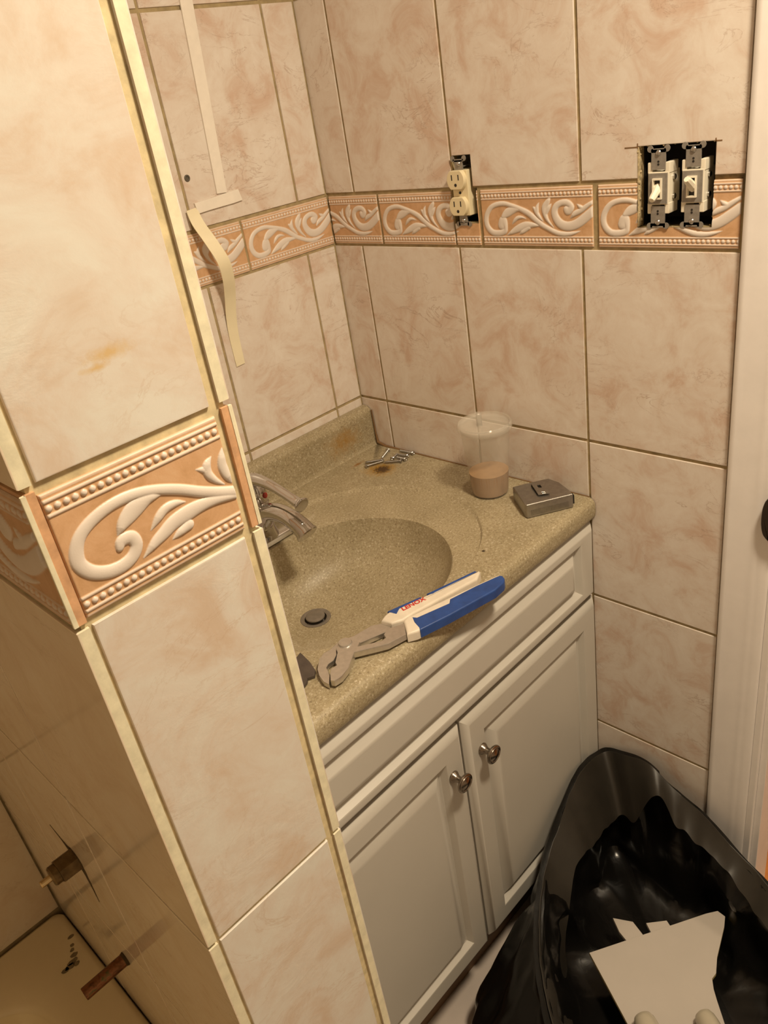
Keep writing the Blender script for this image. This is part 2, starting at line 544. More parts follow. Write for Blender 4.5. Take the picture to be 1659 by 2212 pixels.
# relief pattern of the border tile, in tile coordinates (u along, v up)
LT = 0.173
STROKES = [
 [(0.0364,0.0315,0.0029),(0.033,0.0278,0.0059),(0.0362,0.034,0.0062),(0.0396,0.0253,0.0032),(0.0372,0.0197,0.0038),(0.0275,0.0175,0.0041),(0.0178,0.0184,0.0041),(0.0105,0.0242,0.0041),(0.0073,0.033,0.004),(0.0094,0.043,0.0037),(0.0165,0.0517,0.0034),(0.0268,0.0559,0.0032),(0.0392,0.0568,0.0031),(0.0511,0.0541,0.0029),(0.0643,0.0496,0.0032),(0.0773,0.0437,0.0038),(0.0872,0.0364,0.0038),(0.097,0.029,0.0035),(0.107,0.0238,0.0032),(0.1162,0.0196,0.0032),(0.1255,0.0169,0.0032),(0.1369,0.0164,0.0029),(0.1469,0.018,0.0019),(0.1552,0.0203,0.0003)],
 [(0.0657,0.0478,0.0015),(0.0598,0.0488,0.0029),(0.0521,0.0477,0.005),(0.0442,0.0448,0.0056),(0.0376,0.0407,0.0035),(0.033,0.0377,0.0006)],
 [(0.0735,0.0365,0.0004),(0.0664,0.0384,0.0018),(0.0603,0.0378,0.0025),(0.0547,0.034,0.0022),(0.0505,0.0295,0.0004)],
 [(0.0932,0.0273,0.0012),(0.0837,0.0283,0.0032),(0.0724,0.0277,0.005),(0.0615,0.0241,0.005),(0.0519,0.02,0.0035),(0.0414,0.015,0.0006)],
 [(0.0774,0.025,0.0029),(0.068,0.0201,0.0029),(0.0616,0.0162,0.0006)],
 [(0.1743,0.0455,0.0053),(0.1629,0.0369,0.0059),(0.1501,0.0291,0.0059),(0.1374,0.0263,0.0059),(0.1268,0.0293,0.0059),(0.12,0.0371,0.0053),(0.118,0.0454,0.0047),(0.1215,0.0523,0.0041),(0.1295,0.0559,0.0038),(0.1379,0.0554,0.0041),(0.1433,0.0504,0.0041),(0.1384,0.0454,0.005),(0.1361,0.0474,0.0044)],
 [(0.085,0.0513,0.0004),(0.0881,0.0489,0.0024),(0.0914,0.0435,0.0029),(0.0954,0.038,0.0021),(0.1002,0.0326,0.0004)],
 [(0.0949,0.0567,0.0004),(0.0919,0.0512,0.0024),(0.0915,0.0452,0.0027)],
 [(0.1124,0.0624,0.0006),(0.1082,0.0572,0.0035),(0.1031,0.0503,0.0041),(0.1037,0.0421,0.0035),(0.1076,0.0337,0.0021),(0.1158,0.0247,0.0006)],
 [(0.1134,0.0545,0.0007),(0.1092,0.0496,0.0027),(0.1053,0.0438,0.0027)],
 [(0.142,0.0372,0.0009),(0.1478,0.042,0.0032),(0.1563,0.0455,0.0032),(0.1647,0.0506,0.0029),(0.1732,0.0557,0.0021)],
 [(0.1513,0.0536,0.0004),(0.1557,0.0504,0.0024),(0.1605,0.0481,0.0024)],
]


STROKES_P = [
 [(0.0287, 0.0265, 0.0025), (0.0309, 0.03, 0.0037), (0.0362, 0.0294, 0.0041), (0.0379, 0.0231, 0.0039), (0.0341, 0.017, 0.0041), (0.0271, 0.0142, 0.0043), (0.0187, 0.0152, 0.0043), (0.0109, 0.0202, 0.0043), (0.0064, 0.0281, 0.0043), (0.0066, 0.0359, 0.0043), (0.0102, 0.044, 0.0039), (0.0164, 0.0496, 0.0038), (0.0256, 0.0537, 0.0037), (0.0356, 0.0555, 0.0035), (0.0464, 0.0547, 0.0034), (0.0579, 0.0509, 0.0033), (0.0705, 0.0441, 0.0034), (0.0823, 0.0358, 0.0035), (0.0939, 0.0287, 0.0037), (0.1065, 0.0224, 0.0039)],
 [(0.0586, 0.0473, 0.0014), (0.0518, 0.0482, 0.0035), (0.0444, 0.0465, 0.0056), (0.0389, 0.0434, 0.0052), (0.0342, 0.0398, 0.0035), (0.03, 0.0348, 0.0005)],
 [(0.0719, 0.034, 0.0005), (0.0657, 0.0365, 0.0023), (0.0594, 0.0361, 0.0029), (0.0541, 0.0327, 0.0027), (0.0482, 0.0272, 0.0005)],
 [(0.1051, 0.0201, 0.0021), (0.0913, 0.0247, 0.0033), (0.0807, 0.0262, 0.0043), (0.0714, 0.0259, 0.0052), (0.062, 0.0246, 0.0048), (0.0548, 0.0211, 0.0043), (0.0476, 0.0176, 0.0033), (0.0394, 0.0119, 0.0005)],
 [(0.0701, 0.0176, 0.0035), (0.0638, 0.0159, 0.0026), (0.0587, 0.0137, 0.0006)],
 [(0.0948, 0.0549, 0.0005), (0.0909, 0.0509, 0.0029), (0.0904, 0.0447, 0.0029), (0.0938, 0.0379, 0.0019), (0.0985, 0.0323, 0.0005)],
 [(0.0837, 0.0514, 0.0003), (0.0882, 0.0489, 0.0021), (0.0903, 0.0467, 0.0025)],
 [(0.103, 0.057, 0.0005), (0.1013, 0.0513, 0.0026), (0.1005, 0.0452, 0.0033), (0.1017, 0.0381, 0.0031), (0.1034, 0.0317, 0.001)],
]

STROKES_P = [[(u, 0.0148 + (v - 0.0099) * 0.87, w * 0.93) for u, v, w in st] for st in STROKES_P]


def relief(U, V, strokes):
    """height and whiteness of the relief at tile coords"""
    best = np.full(U.shape, -1.0)
    hh = np.zeros(U.shape)
    for st in strokes:
        pts = catmull([Vector(p) for p in st], 5)
        sd = np.full(U.shape, 9.0); wd = np.full(U.shape, 1e-4)
        for p, q in zip(pts, pts[1:]):
            dx, dy = q.x - p.x, q.y - p.y
            L2 = dx * dx + dy * dy + 1e-12
            t = np.clip(((U - p.x) * dx + (V - p.y) * dy) / L2, 0, 1)
            dist = np.hypot(U - p.x - t * dx, V - p.y - t * dy)
            w = np.maximum(1e-4, p.z + t * (q.z - p.z))
            g = dist - w
            m = g < sd
            sd = np.where(m, g, sd); wd = np.where(m, w, wd)
        x = np.clip(-sd / np.maximum(wd, 1e-4), 0, 1)
        h = np.sqrt(np.clip(1 - (1 - x) ** 2, 0, 1)) * np.minimum(0.0014, wd * 0.55)
        # a small valley where strokes meet
        hh = np.where(sd < 0, np.where(best > -sd, hh, h), hh)
        best = np.maximum(best, -sd)
    mask = np.clip(best / 0.0005 + 0.5, 0, 1)
    return hh, mask


def border_tile(parent, frame, s0, s1, u0, z0=0.0028, z1=0.0765, step=0.0007, holes=(), flip=False, ustretch=1.0, thick=0.006, name='border_tile', strokes=None, pitch=0.0057):
    """one relief tile from s0 to s1 along the wall; u0 = pattern coordinate at s0"""
    ns = max(4, int((s1 - s0) / step)); nz = int((z1 - z0) / step)
    s_ = np.linspace(s0, s1, ns + 1); z_ = np.linspace(z0, z1, nz + 1)
    Sg, Zg = np.meshgrid(s_, z_)
    U = u0 + (Sg - s0) * ustretch
    if flip:
        U = u0 + (s1 - Sg) * ustretch
    V = (Zg - z0) / (z1 - z0) * 0.0755
    h, m = relief(U, V, strokes or STROKES)
    # bead rows and their rails
    for vc in (0.0672, 0.0083):
        du = (U / pitch - np.floor(U / pitch) - 0.5) * pitch
        rb = pitch * 0.40
        q = np.clip(1 - (du ** 2 + (V - vc) ** 2) / rb ** 2, 0, 1)
        h = np.maximum(h, np.sqrt(q) * 0.0012); m = np.maximum(m, np.clip(q * 4, 0, 1) * 0.9)
        for vr in (vc - 0.0040, vc + 0.0040):
            q = np.clip(1 - ((V - vr) / 0.0011) ** 2, 0, 1)
            h = np.maximum(h, np.sqrt(q) * 0.0007); m = np.maximum(m, np.clip(q * 3, 0, 1) * 0.75)
    m = np.maximum(m, np.where((V > 0.0735) | (V < 0.0020), 0.45, 0))
    e = np.minimum(np.minimum(Sg - s0, s1 - Sg), np.minimum(Zg - z0, z1 - Zg))
    edge = np.clip(e / 0.0012, 0, 1)
    h = h * np.clip(e / 0.0008, 0, 1) + (np.sqrt(1 - (1 - edge) ** 2) - 1) * 0.0012
    keep = np.ones((nz, ns), bool)
    cs = (s_[:-1] + s_[1:]) / 2; cz = (z_[:-1] + z_[1:]) / 2
    for a, b, c, e2 in holes:
        keep &= ~((cs[None, :] > a) & (cs[None, :] < b) & (cz[:, None] > c) & (cz[:, None] < e2))
    mb = MB()
    idx = np.arange((ns + 1) * (nz + 1)).reshape(nz + 1, ns + 1)
    A, B, C_, D = idx[:-1, :-1][keep], idx[:-1, 1:][keep], idx[1:, 1:][keep], idx[1:, :-1][keep]
    mb.add([frame(a, b, c) for a, b, c in zip(Sg.ravel(), Zg.ravel(), h.ravel())], list(zip(A.tolist(), B.tolist(), C_.tolist(), D.tolist())), 0, m.ravel().tolist())
    # sides back to the wall, along every open border
    for fc, full in (('s0', 1), ('s1', 1), ('z0', 1), ('z1', 1)):
        if fc == 's0': line = [(s0, z, -0.0012) for z in (z0, z1)]
        elif fc == 's1': line = [(s1, z, -0.0012) for z in (z0, z1)]
        elif fc == 'z0': line = [(s, z0, -0.0012) for s in (s0, s1)]
        else: line = [(s, z1, -0.0012) for s in (s0, s1)]
        ax_ = 0 if fc[0] == 'z' else 1
        p0, p1 = line
        segs = [(p0[ax_], p1[ax_])]
        for a, b, c, e2 in holes:
            o_ = p0[1 - ax_]
            lo, hi = ((a, b) if ax_ == 0 else (c, e2))
            lo2, hi2 = ((c, e2) if ax_ == 0 else (a, b))
            if lo2 - 0.004 < o_ < hi2 + 0.004:
                segs = [q for s_a, s_b in segs for q in ((s_a, min(s_b, lo)), (max(s_a, hi), s_b)) if q[1] - q[0] > 1e-5]
        for s_a, s_b in segs:
            q0 = list(p0); q1 = list(p1); q0[ax_] = s_a; q1[ax_] = s_b
            mb.add([frame(*q0), frame(*q1), frame(q1[0], q1[1], -thick), frame(q0[0], q0[1], -thick)], [(0, 1, 2, 3)], 0, [0.0] * 4)
    return mb.build(name, M_BORDER, parent, maskattr=True, sharp=60, wn=False)


# --- right wall (outlet and switches): plane x = 0, coordinate s = -y
FR = lambda s, z, w: (-w, -s, z)
OUT_H = [(0.2675, 0.3010, 0.0800, 0.1222), (0.2628, 0.3068, 0.0333, 0.0800)]
SW_H = [(0.5460, 0.6372, 0.0268, 0.1160)]
mb = MB()
for a, b, c, e in rects_minus(-0.02, 0.675, FLOOR, CEIL, OUT_H + SW_H):
    mb.box(0.0020, 0.014, -b, -a, c, e, mi=1)
cols = [(-0.004, 0.0635), (0.0635, 0.2665), (0.2665, 0.4695), (0.4695, 0.6720)]
for z0, z1 in ZROWS:
    if z0 > CEIL: continue
    z1 = min(z1, CEIL)
    for ci, (a, b) in enumerate(cols):
        if abs(z0 - HB) < 1e-6 and ci == 2:
            g = 0.0021
            poly = [(0.3010, z0 + 0.0012), (b - g, z0 + 0.0012), (b - g, z1 - g), (a + g, z1 - g), (a + g, 0.1222), (0.3010, 0.1222)]
        elif abs(z0 - HB) < 1e-6 and ci == 3:
            g = 0.0021
            poly = [(a + g, z0 + 0.0012), (0.5460, z0 + 0.0012), (0.5460, 0.1160), (0.6372, 0.1160), (0.6372, z0 + 0.0012), (b - g, z0 + 0.0012), (b - g, z1 - g), (a + g, z1 - g)]
        else:
            poly = grect(a, b, z0, z1)
        tile(mb, poly, FR, 0.006, 0.0014, 0)
# rough broken cut around the switch opening
mb.box(0.0004, 0.013, -0.5474, -0.5458, 0.0272, 0.1156, 0.0003, mi=2)
for k in range(34):
    t_ = random.random(); side = random.choice('LLLLTTBR')
    q = random.uniform(0.0006, 0.0017)
    if side == 'L': y0, z_ = 0.5464 + random.uniform(-0.0004, 0.0016), 0.0268 + t_ * 0.089
    elif side == 'R': y0, z_ = 0.6368, 0.0268 + t_ * 0.05
    elif side == 'T': y0, z_ = 0.546 + t_ * 0.09, 0.1156
    else: y0, z_ = 0.546 + t_ * 0.09, 0.0272
    xx = random.uniform(0.001, 0.010)
    mb.box(xx - q, xx + q, -y0 - q, -y0 + q, z_ - q, z_ + q, q * 0.4, mi=2, seg=1)
# overrun saw marks at the corners of the opening
for (a, b, c, e) in ((0.5300, 0.5468, 0.1148, 0.1162), (0.6370, 0.6440, 0.1155, 0.1168), (0.5455, 0.5468, 0.1160, 0.1195), (0.6365, 0.6378, 0.1160, 0.1190), (0.6372, 0.6440, 0.0272, 0.0282)):
    mb.box(-0.00025, 0.0005, -b, -a, c, e, mi=3)
wall_r = mb.build('wall_right', [M_TILE, M_GROUT, M_PLASTER, M_TOE], offattr=True)
wall_r['kind'] = 'structure'
ZB = 0.0022
border_tile(wall_r, FR, 0.0015, 0.1110, LT - 0.1110 + 0.0015)
border_tile(wall_r, FR, 0.1158, 0.2610, 0.0, holes=[(0.2615, 0.4, 0, 1)])
border_tile(wall_r, FR, 0.2640, 0.3072, 0.150, holes=[(0.0, 0.3068, 0.0333, 0.0800)])
border_tile(wall_r, FR, 0.3128, 0.4858, 0.0)
border_tile(wall_r, FR, 0.4936, 0.6679, 0.0, holes=SW_H)

# --- back wall behind the basin: plane y = 0, coordinate t = -x
FB = lambda t, z, w: (-t, -w, z)
FBr = lambda s, z, w: (s, -w, z)        # coordinate runs with +x so the scroll keeps its handedness
mb = MB()
mb.box(-0.6865, 0.012, 0.0020, 0.014, FLOOR, CEIL, mi=1)
bcols = [(0.0010, 0.0627), (0.0627, 0.2625), (0.2625, 0.4655), (0.4655, 0.6865)]
for z0, z1 in ZROWS:
    if z0 > CEIL: continue
    for a, b in bcols:
        tile(mb, grect(a, b, z0, min(z1, CEIL)), FB)
wall_b = mb.build('wall_back', [M_TILE, M_GROUT], offattr=True)
wall_b['kind'] = 'structure'
border_tile(wall_b, FBr, -0.1775, -0.0015, 0.0, ustretch=0.985)
border_tile(wall_b, FBr, -0.3560, -0.1815, 0.0)
border_tile(wall_b, FBr, -0.5340, -0.3600, 0.0, step=0.002)
border_tile(wall_b, FBr, -0.6850, -0.5380, 0.0, step=0.002)

# --- stub wall between basin and tub
PX0, PX1, PY = -0.8115, -0.6865, -0.667
FT, TT = 0.0035, 0.0075
mb = MB()
mb.box(PX0 + 0.004, PX1 - 0.004, PY + 0.0022, -0.002, FLOOR, CEIL, mi=1)
FP = lambda x, z, w: (x, PY - w, z)
FPR = lambda s, z, w: (PX1 + w, -s, z)
FPL = lambda s, z, w: (PX0 - w, -s, z)
for z0, z1 in ZROWS:
    if z0 > CEIL: continue
    z1 = min(z1, CEIL)
    tile(mb, rect(-0.8035, -0.6985, z0, z1, 0.0018), FP, 0.006, 0.0012, 0)
    # tiles on the two long faces; their raw ends show beside the front tile
    for fr, xs in ((FPR, 1), (FPL, -1)):
        prev = 0.667
        for k, b in enumerate((0.452, 0.249, 0.002 if xs > 0 else 0.060)):
            mb.cur = (random.uniform(-9, 9), random.uniform(-9, 9), random.uniform(-9, 9))
            g1 = 0.0 if k == 0 else 0.0016
            poly = [(b + 0.0016, z0 + 0.0018), (prev - g1, z0 + 0.0018), (prev - g1, z1 - 0.0018), (b + 0.0016, z1 - 0.0018)]
            mb.prism(poly, fr, -TT, 0.0, 0.0012, 0 if xs > 0 else 2, mi_side=3)
            mb.cur = (0, 0, 0)
            prev = b
# border course of the long faces (front ends coloured like the border glaze)
for fr, xs in ((FPR, 1), (FPL, -1)):
    mb.prism([(0.4536, 0.0018), (0.667, 0.0018), (0.667, HB - 0.0018), (0.4536, HB - 0.0018)], fr, -TT, -0.0016, 0.0008, 4, mi_side=4)
    mb.prism([(0.002, 0.0018), (0.4504, 0.0018), (0.4504, HB - 0.0018), (0.002, HB - 0.0018)], fr, -TT, -0.0016, 0.0008, 4, mi_side=4)
    # pale glazed rim along the front arris
    mb.prism([(0.6655, 0.0018), (0.6673, 0.0018), (0.6673, HB - 0.0018), (0.6655, HB - 0.0018)], fr, -0.0028, 0.0, 0.0006, 3)
# saw cut and dark patch round the tub valve
cut = [(0.2835, -0.3935), (0.330, -0.411), (0.352, -0.424), (0.388, -0.485), (0.346, -0.440), (0.333, -0.425)]
wall_p = mb.build('wall_partition', [M_TILE_P, M_GROUT_P, M_TILE_T, M_EDGE, M_EDGE_B], offattr=True)
wall_p['kind'] = 'structure'
border_tile(wall_p, lambda s, z, w: (s, PY - w, z), -0.8032, -0.6988, 0.0, step=0.0004, z0=0.0035, z1=0.0760, strokes=STROKES_P, pitch=0.0047)
border_tile(wall_p, FPL, 0.4536, 0.6650, 0.0, step=0.0011, ustretch=0.82)
border_tile(wall_p, FPL, 0.2500, 0.4504, 0.0, step=0.002, ustretch=0.85)

# --- tub alcove back wall
YT = -0.058
FTB = lambda t, z, w: (-t, YT - w, z)
mb = MB()
mb.box(-2.15, PX0 + 0.003, YT + 0.002, YT + 0.014, FLOOR, CEIL, mi=1)
edges = [0.8115, 0.945] + [0.945 + 0.203 * k for k in range(1, 7)]
rows = [(-0.765, -0.484), (-0.484, -0.2155), (-0.2155, 0.0), (0.0, HB), (HB, HB + HT), (HB + HT, CEIL)]
for z0, z1 in rows:
    for a, b in zip(edges, edges[1:]):
        tile(mb, rect(a, min(b, 2.15), z0, z1), FTB, 0.006, 0.0014, 0)
wall_t = mb.build('wall_tub', [M_TILE_T, M_GROUT], offattr=True)
wall_t['kind'] = 'structure'

# --- rest of the room shell (behind and beside the camera) and the doorway
def slab(name, x0, x1, y0, y1, z0, z1, m):
    b = MB(); b.box(x0, x1, y0, y1, z0, z1)
    o = b.build(name, m); o['kind'] = 'structure'
    return o


DY0, DY1, DZ = -1.42, -0.738, 0.72
slab('floor', -2.15, 0.0, -2.2, 0.0, FLOOR - 0.03, FLOOR, M_FLOOR)
slab('ceiling', -2.15, 1.3, -2.2, 0.014, CEIL, CEIL + 0.02, M_CEIL)
slab('wall_left', -2.17, -2.15, -2.2, YT, FLOOR, CEIL, M_WALLL)
slab('wall_front', -2.15, 1.3, -2.22, -2.2, FLOOR, CEIL, M_WALLP)
b = MB()
b.box(0.0, 0.09, -2.2, DY0 - 0.01, FLOOR, CEIL)
b.box(0.0, 0.09, DY0 - 0.01, DY1 + 0.01, DZ, CEIL)
for y0_, y1_, z0_, z1_ in rects_minus(DY1 + 0.002, 0.0, FLOOR, CEIL, [(-h[1] - 0.004, -h[0] + 0.004, h[2] - 0.006, h[3] + 0.006) for h in OUT_H + SW_H]):
    b.box(0.014, 0.09, y0_, y1_, z0_, z1_)
o = b.build('wall_doorway', M_WALLP); o['kind'] = 'structure'
slab('floor_hall', 0.10, 1.3, -2.2, 0.0, FLOOR - 0.03, FLOOR - 0.004, M_WOOD)
slab('wall_hall', 1.3, 1.32, -2.2, 0.0, FLOOR, CEIL, M_WALLP)
slab('wall_hall_end', 0.09, 1.3, 0.0, 0.02, FLOOR, CEIL, M_WALLP)
slab('trim_3', -0.01, 0.10, DY0, DY1, FLOOR - 0.002, FLOOR + 0.010, M_MARBLEW)     # door saddle
# casing: moulded profile swept up the door side
def casing(name, ya, yb, z0, z1):
    w = yb - ya
    prof = [(0, 0.0), (0, -0.0060), (0.05, -0.0080), (0.12, -0.0086), (0.18, -0.0077), (0.24, -0.0082), (0.50, -0.0077), (0.57, -0.0071), (0.62, -0.0077), (0.72, -0.0075), (0.77, -0.0068), (0.81, -0.0073), (0.94, -0.0070), (1.0, -0.0050), (1.0, 0.0)]
    mb_ = MB()
    mb_.loft([[(x, ya + t * w, z) for t, x in prof] for z in (z0, z1)], 0, True, True, True)
    o_ = mb_.build(name, M_PAINT, sharp=50); o_['kind'] = 'structure'
    return o_


casing('trim_1', -0.6735, -0.7345, FLOOR, DZ + 0.06)
casing('trim_4', DY0 - 0.061, DY0 - 0.003, FLOOR, DZ + 0.06)
mb = MB()
mb.box(-0.004, 0.094, -0.7440, -0.7345, FLOOR, DZ, 0.0012)
mb.box(0.004, 0.040, -0.7545, -0.7438, FLOOR, DZ, 0.0015)          # door stop
mb.box(-0.004, 0.094, DY0, DY0 + 0.01, FLOOR, DZ, 0.0012)
mb.box(-0.004, 0.094, DY0, -0.7345, DZ, DZ + 0.01, 0.0012)
o = mb.build('trim_2', M_PAINT); o['kind'] = 'structure'
# caulk bead in the corner over the counter
mb = MB()
mb.tube([(-0.0025, -0.022, -0.292), (-0.002, -0.0235, -0.34), (-0.0025, -0.026, -0.356), (-0.003, -0.045, -0.3605), (-0.0022, -0.08, -0.3605), (-0.002, -0.25, -0.3607), (-0.002, -0.47, -0.3607)], [0.0012, 0.0016, 0.0028, 0.0026, 0.0016, 0.0012, 0.0010], 8)
o = mb.build('trim_5', M_TOE); o['kind'] = 'structure'

# ------------------------------------------------------------------ bathtub
TZ = -0.765
tub = thing('bathtub', (-1.45, -0.37, FLOOR), 'almond enamel bathtub with dark smudges, left of the tiled stub wall', 'bathtub')
mb = MB()
tx0, tx1, ty0, ty1 = -2.14, PX0 - 0.0005, -0.655, YT - 0.0005


def rrect(x0, x1, y0, y1, rr, z, n=10):
    out = []
    for cx, cy, a0 in ((x1 - rr, y1 - rr, 0), (x0 + rr, y1 - rr, 90), (x0 + rr, y0 + rr, 180), (x1 - rr, y0 + rr, 270)):
        for k in range(n + 1):
            a = math.radians(a0 + 90 * k / n)
            out.append((cx + rr * math.cos(a), cy + rr * math.sin(a), z))
    return out


rg = [rrect(tx0, tx1, ty0, ty1, 0.012, FLOOR), rrect(tx0, tx1, ty0, ty1, 0.012, TZ - 0.010), rrect(tx0 + 0.003, tx1 - 0.003, ty0 + 0.003, ty1 - 0.003, 0.015, TZ - 0.002), rrect(tx0 + 0.010, tx1 - 0.010, ty0 + 0.01, ty1 - 0.008, 0.02, TZ)]
for k in range(9):
    t = k / 8
    ins = 0.034 + 0.055 * math.sin(t * math.pi / 2) ** 0.8
    rg.append(rrect(tx0 + ins + 0.04, tx1 - ins - 0.012, ty0 + ins + 0.02, ty1 - ins + 0.004, 0.075, TZ - 0.001 - 0.05 * (1 - math.cos(t * math.pi / 2)) - 0.26 * max(0, t - 0.5) ** 1.4 * 2))
rg.append(rrect(tx0 + 0.20, tx1 - 0.14, ty0 + 0.14, ty1 - 0.12, 0.09, TZ - 0.33))
mb.loft(rg, 0, True, True, True)
mb.build('basin', M_TUB, tub, sharp=60)
mb = MB()
for (x, y, s_) in ((-0.8245, -0.118, 0.004), (-0.829, -0.132, 0.003), (-0.834, -0.148, 0.005), (-0.840, -0.156, 0.006), (-0.846, -0.160, 0.006), (-0.838, -0.163, 0.004), (-0.852, -0.160, 0.005), (-0.832, -0.139, 0.003)):
    n = 9
    ph = random.random() * 6
    mb.prism([(x + s_ * (0.6 + 0.5 * random.random()) * math.cos(6.283 * k / n) * 1.3, y + s_ * (0.5 + 0.5 * random.random()) * math.sin(6.283 * k / n)) for k in range(n)], lambda u, v, w: (u, v, w), TZ - 0.002, TZ + 0.0004)
mb.build('smudge', plain('grey_smudge', (0.22, 0.17, 0.09), 0.7, nscale=200, namp=0.4), tub)['label'] = 'dark grey grout smudges on the tub ledge'

# ------------------------------------------------------------------ pipe stub and valve on the stub wall
pb = (PX0, -0.363, -0.585)
pipe = thing('copper_pipe', pb, 'old copper pipe stub sticking out of the tiled wall above the tub', 'pipe')
mb = MB()
x = pb[0]
ro, ri = 0.0074, 0.0060
mb.lathe([(ro, -0.005), (ro, 0.050), (ro * 0.97, 0.0515), (ri, 0.0515), (ri, 0.012)], (x, pb[1], pb[2]), (-1, 0.02, -0.02), 24, 0, False, True)
mb.build('pipe', M_COPPER, pipe)
mb = MB()
mb.lathe([(ro * 1.12, -0.003), (ro * 1.12, 0.0012), (ro * 1.04, 0.0022), (ro * 1.0, 0.0035)], (x, pb[1], pb[2]), (-1, 0, 0), 20, 0)
mb.build('sealant_ring', M_CUT, pipe)['label'] = 'dark collar of old sealant'

vb = (PX0, -0.366, -0.414)
val = thing('shower_valve', vb, 'dark brass valve body with bare stem poking through a cut tile above the tub', 'valve')
mb = MB()
hexp = [(0.0135 * math.cos(math.radians(60 * k + 20)), 0.0135 * math.sin(math.radians(60 * k + 20))) for k in range(6)]
mb.prism(hexp, lambda u, v, w: (vb[0] - w, vb[1] + u, vb[2] + v), -0.004, 0.020, 0.001)
mb.build('valve_body', M_BRASS, val)
mb = MB()
mb.lathe([(0.0105, 0.018), (0.0105, 0.026), (0.009, 0.0275), (0.004, 0.0275)], vb, (-1, 0, 0), 20)
mb.build('bonnet', M_BRASS, val)
mb = MB()
mb.lathe([(0.0036, 0.025), (0.0036, 0.0375), (0.0028, 0.0385)], vb, (-1, 0, 0), 14)
mb.build('stem', M_STEM, val)['label'] = 'bright brass stem'
mb = MB()
wig = [(0.3155, -0.4005, 0.0004), (0.336, -0.405, 0.0020), (0.352, -0.409, 0.0060), (0.366, -0.414, 0.0150), (0.374, -0.432, 0.0060), (0.375, -0.452, 0.0028), (0.374, -0.476, 0.0004)]
L_ = []; R_ = []
sm = catmull([Vector(p) for p in wig], 4)
for i, p in enumerate(sm):
    q = sm[min(i + 1, len(sm) - 1)] - sm[max(i - 1, 0)]
    n_ = Vector((-q.y, q.x)).normalized()
    w_ = p.z * random.uniform(0.85, 1.15)
    L_.append((p.x + n_.x * w_, p.y + n_.y * w_)); R_.append((p.x - n_.x * w_, p.y - n_.y * w_))
mb.prism(L_ + R_[::-1], FPL, -0.004, 0.0003)
mb.build('tile_cut', M_CUT, val)['label'] = 'ragged dark saw cut in the tile around the valve'

# ------------------------------------------------------------------ vanity cabinet
YC = -0.461; YD = -0.478
ZT, ZD0, ZD1, ZF0, ZF1 = -0.3975, -1.0110, -0.5440, -0.5350, -0.4030
CX0, CX1 = -0.6855, -0.0015
cab = thing('vanity_cabinet', (-0.345, -0.23, FLOOR), 'white two-door vanity cabinet with raised panels under the speckled basin top', 'cabinet')
mb = MB()
mb.box(CX0, CX1, YC, YC + 0.016, ZD0 + 0.002, ZT)
mb.box(CX0, CX1, -0.018, -0.003, ZD0 + 0.002, ZT)
mb.box(CX0, CX0 + 0.015, YC + 0.016, -0.018, ZD0 + 0.002, ZT)
mb.box(CX1 - 0.015, CX1, YC + 0.016, -0.018, ZD0 + 0.002, ZT)
mb.box(CX0 + 0.015, CX1 - 0.015, YC + 0.016, -0.018, ZD0 + 0.002, ZD0 + 0.017)
mb.build('carcass', M_WHITE, cab)
mb = MB()
mb.box(CX0, CX1, -0.415, -0.405, FLOOR + 0.0005, ZD0 + 0.003)
mb.box(CX0, CX0 + 0.015, -0.405, -0.003, FLOOR + 0.0005, ZD0 + 0.003)
mb.box(CX1 - 0.015, CX1, -0.405, -0.003, FLOOR + 0.0005, ZD0 + 0.003)
mb.build('toe_kick', M_TOE, cab)['label'] = 'dark recessed toe kick'


def panel(name, x0, x1, z0, z1, stile, rail, slope):
    mb_ = MB()
    def ring(i, y, j=None):
        a = i if j is None else i; c = i if j is None else j
        return [(x0 + a, y, z0 + c), (x1 - a, y, z0 + c), (x1 - a, y, z1 - c), (x0 + a, y, z1 - c)]
    yb = YC - 0.0003
    rings = [ring(0, yb), ring(0, YD + 0.0090), ring(0.0015, YD + 0.0072), ring(0.0085, YD + 0.0008), ring(0.0110, YD)]
    rings += [ring(stile - 0.0055, YD, rail - 0.0055), ring(stile - 0.0035, YD + 0.0008, rail - 0.0035), ring(stile + 0.0020, YD + 0.0095, rail + 0.0020), ring(stile + 0.0045, YD + 0.0105, rail + 0.0045)]
    rings += [ring(stile + slope - 0.0035, YD + 0.0010, rail + slope - 0.0035), ring(stile + slope - 0.001, YD + 0.0002, rail + slope - 0.001), ring(stile + slope + 0.002, YD, rail + slope + 0.002)]
    mb_.loft(rings, 0, True, True, True)
    return mb_.build(name, M_WHITE, cab, sharp=25)


panel('drawer_front', CX0, CX1, ZF0, ZF1, 0.0430, 0.0245, 0.0215)
dr = panel('door', -0.3425, CX1, ZD0, ZD1, 0.0430, 0.0430, 0.0240)
dl = panel('door', CX0, -0.3465, ZD0, ZD1, 0.0430, 0.0430, 0.0240)


def knob(px, pz, par):
    mb_ = MB()
    k = 1.02
    mb_.lathe([(0.0085, 0.0), (0.0088, 0.0012), (0.0080, 0.0030), (0.0058, 0.0060), (0.0048, 0.0095), (0.0052, 0.0130), (0.0085, 0.0160), (0.0125, 0.0175), (0.0140, 0.0190), (0.0143, 0.0205), (0.0138, 0.0218), (0.0118, 0.0222), (0.0114, 0.0232), (0.0108, 0.0232), (0.0100, 0.0224), (0.0078, 0.0232), (0.0045, 0.0242), (0.0, 0.0246)], (px, YD, pz), (0, -1, 0), 36)
    return mb_.build('knob', M_NICKEL, par, sharp=40)


knob(-0.3125, -0.6125, dr)
knob(-0.3765, -0.6115, dl)

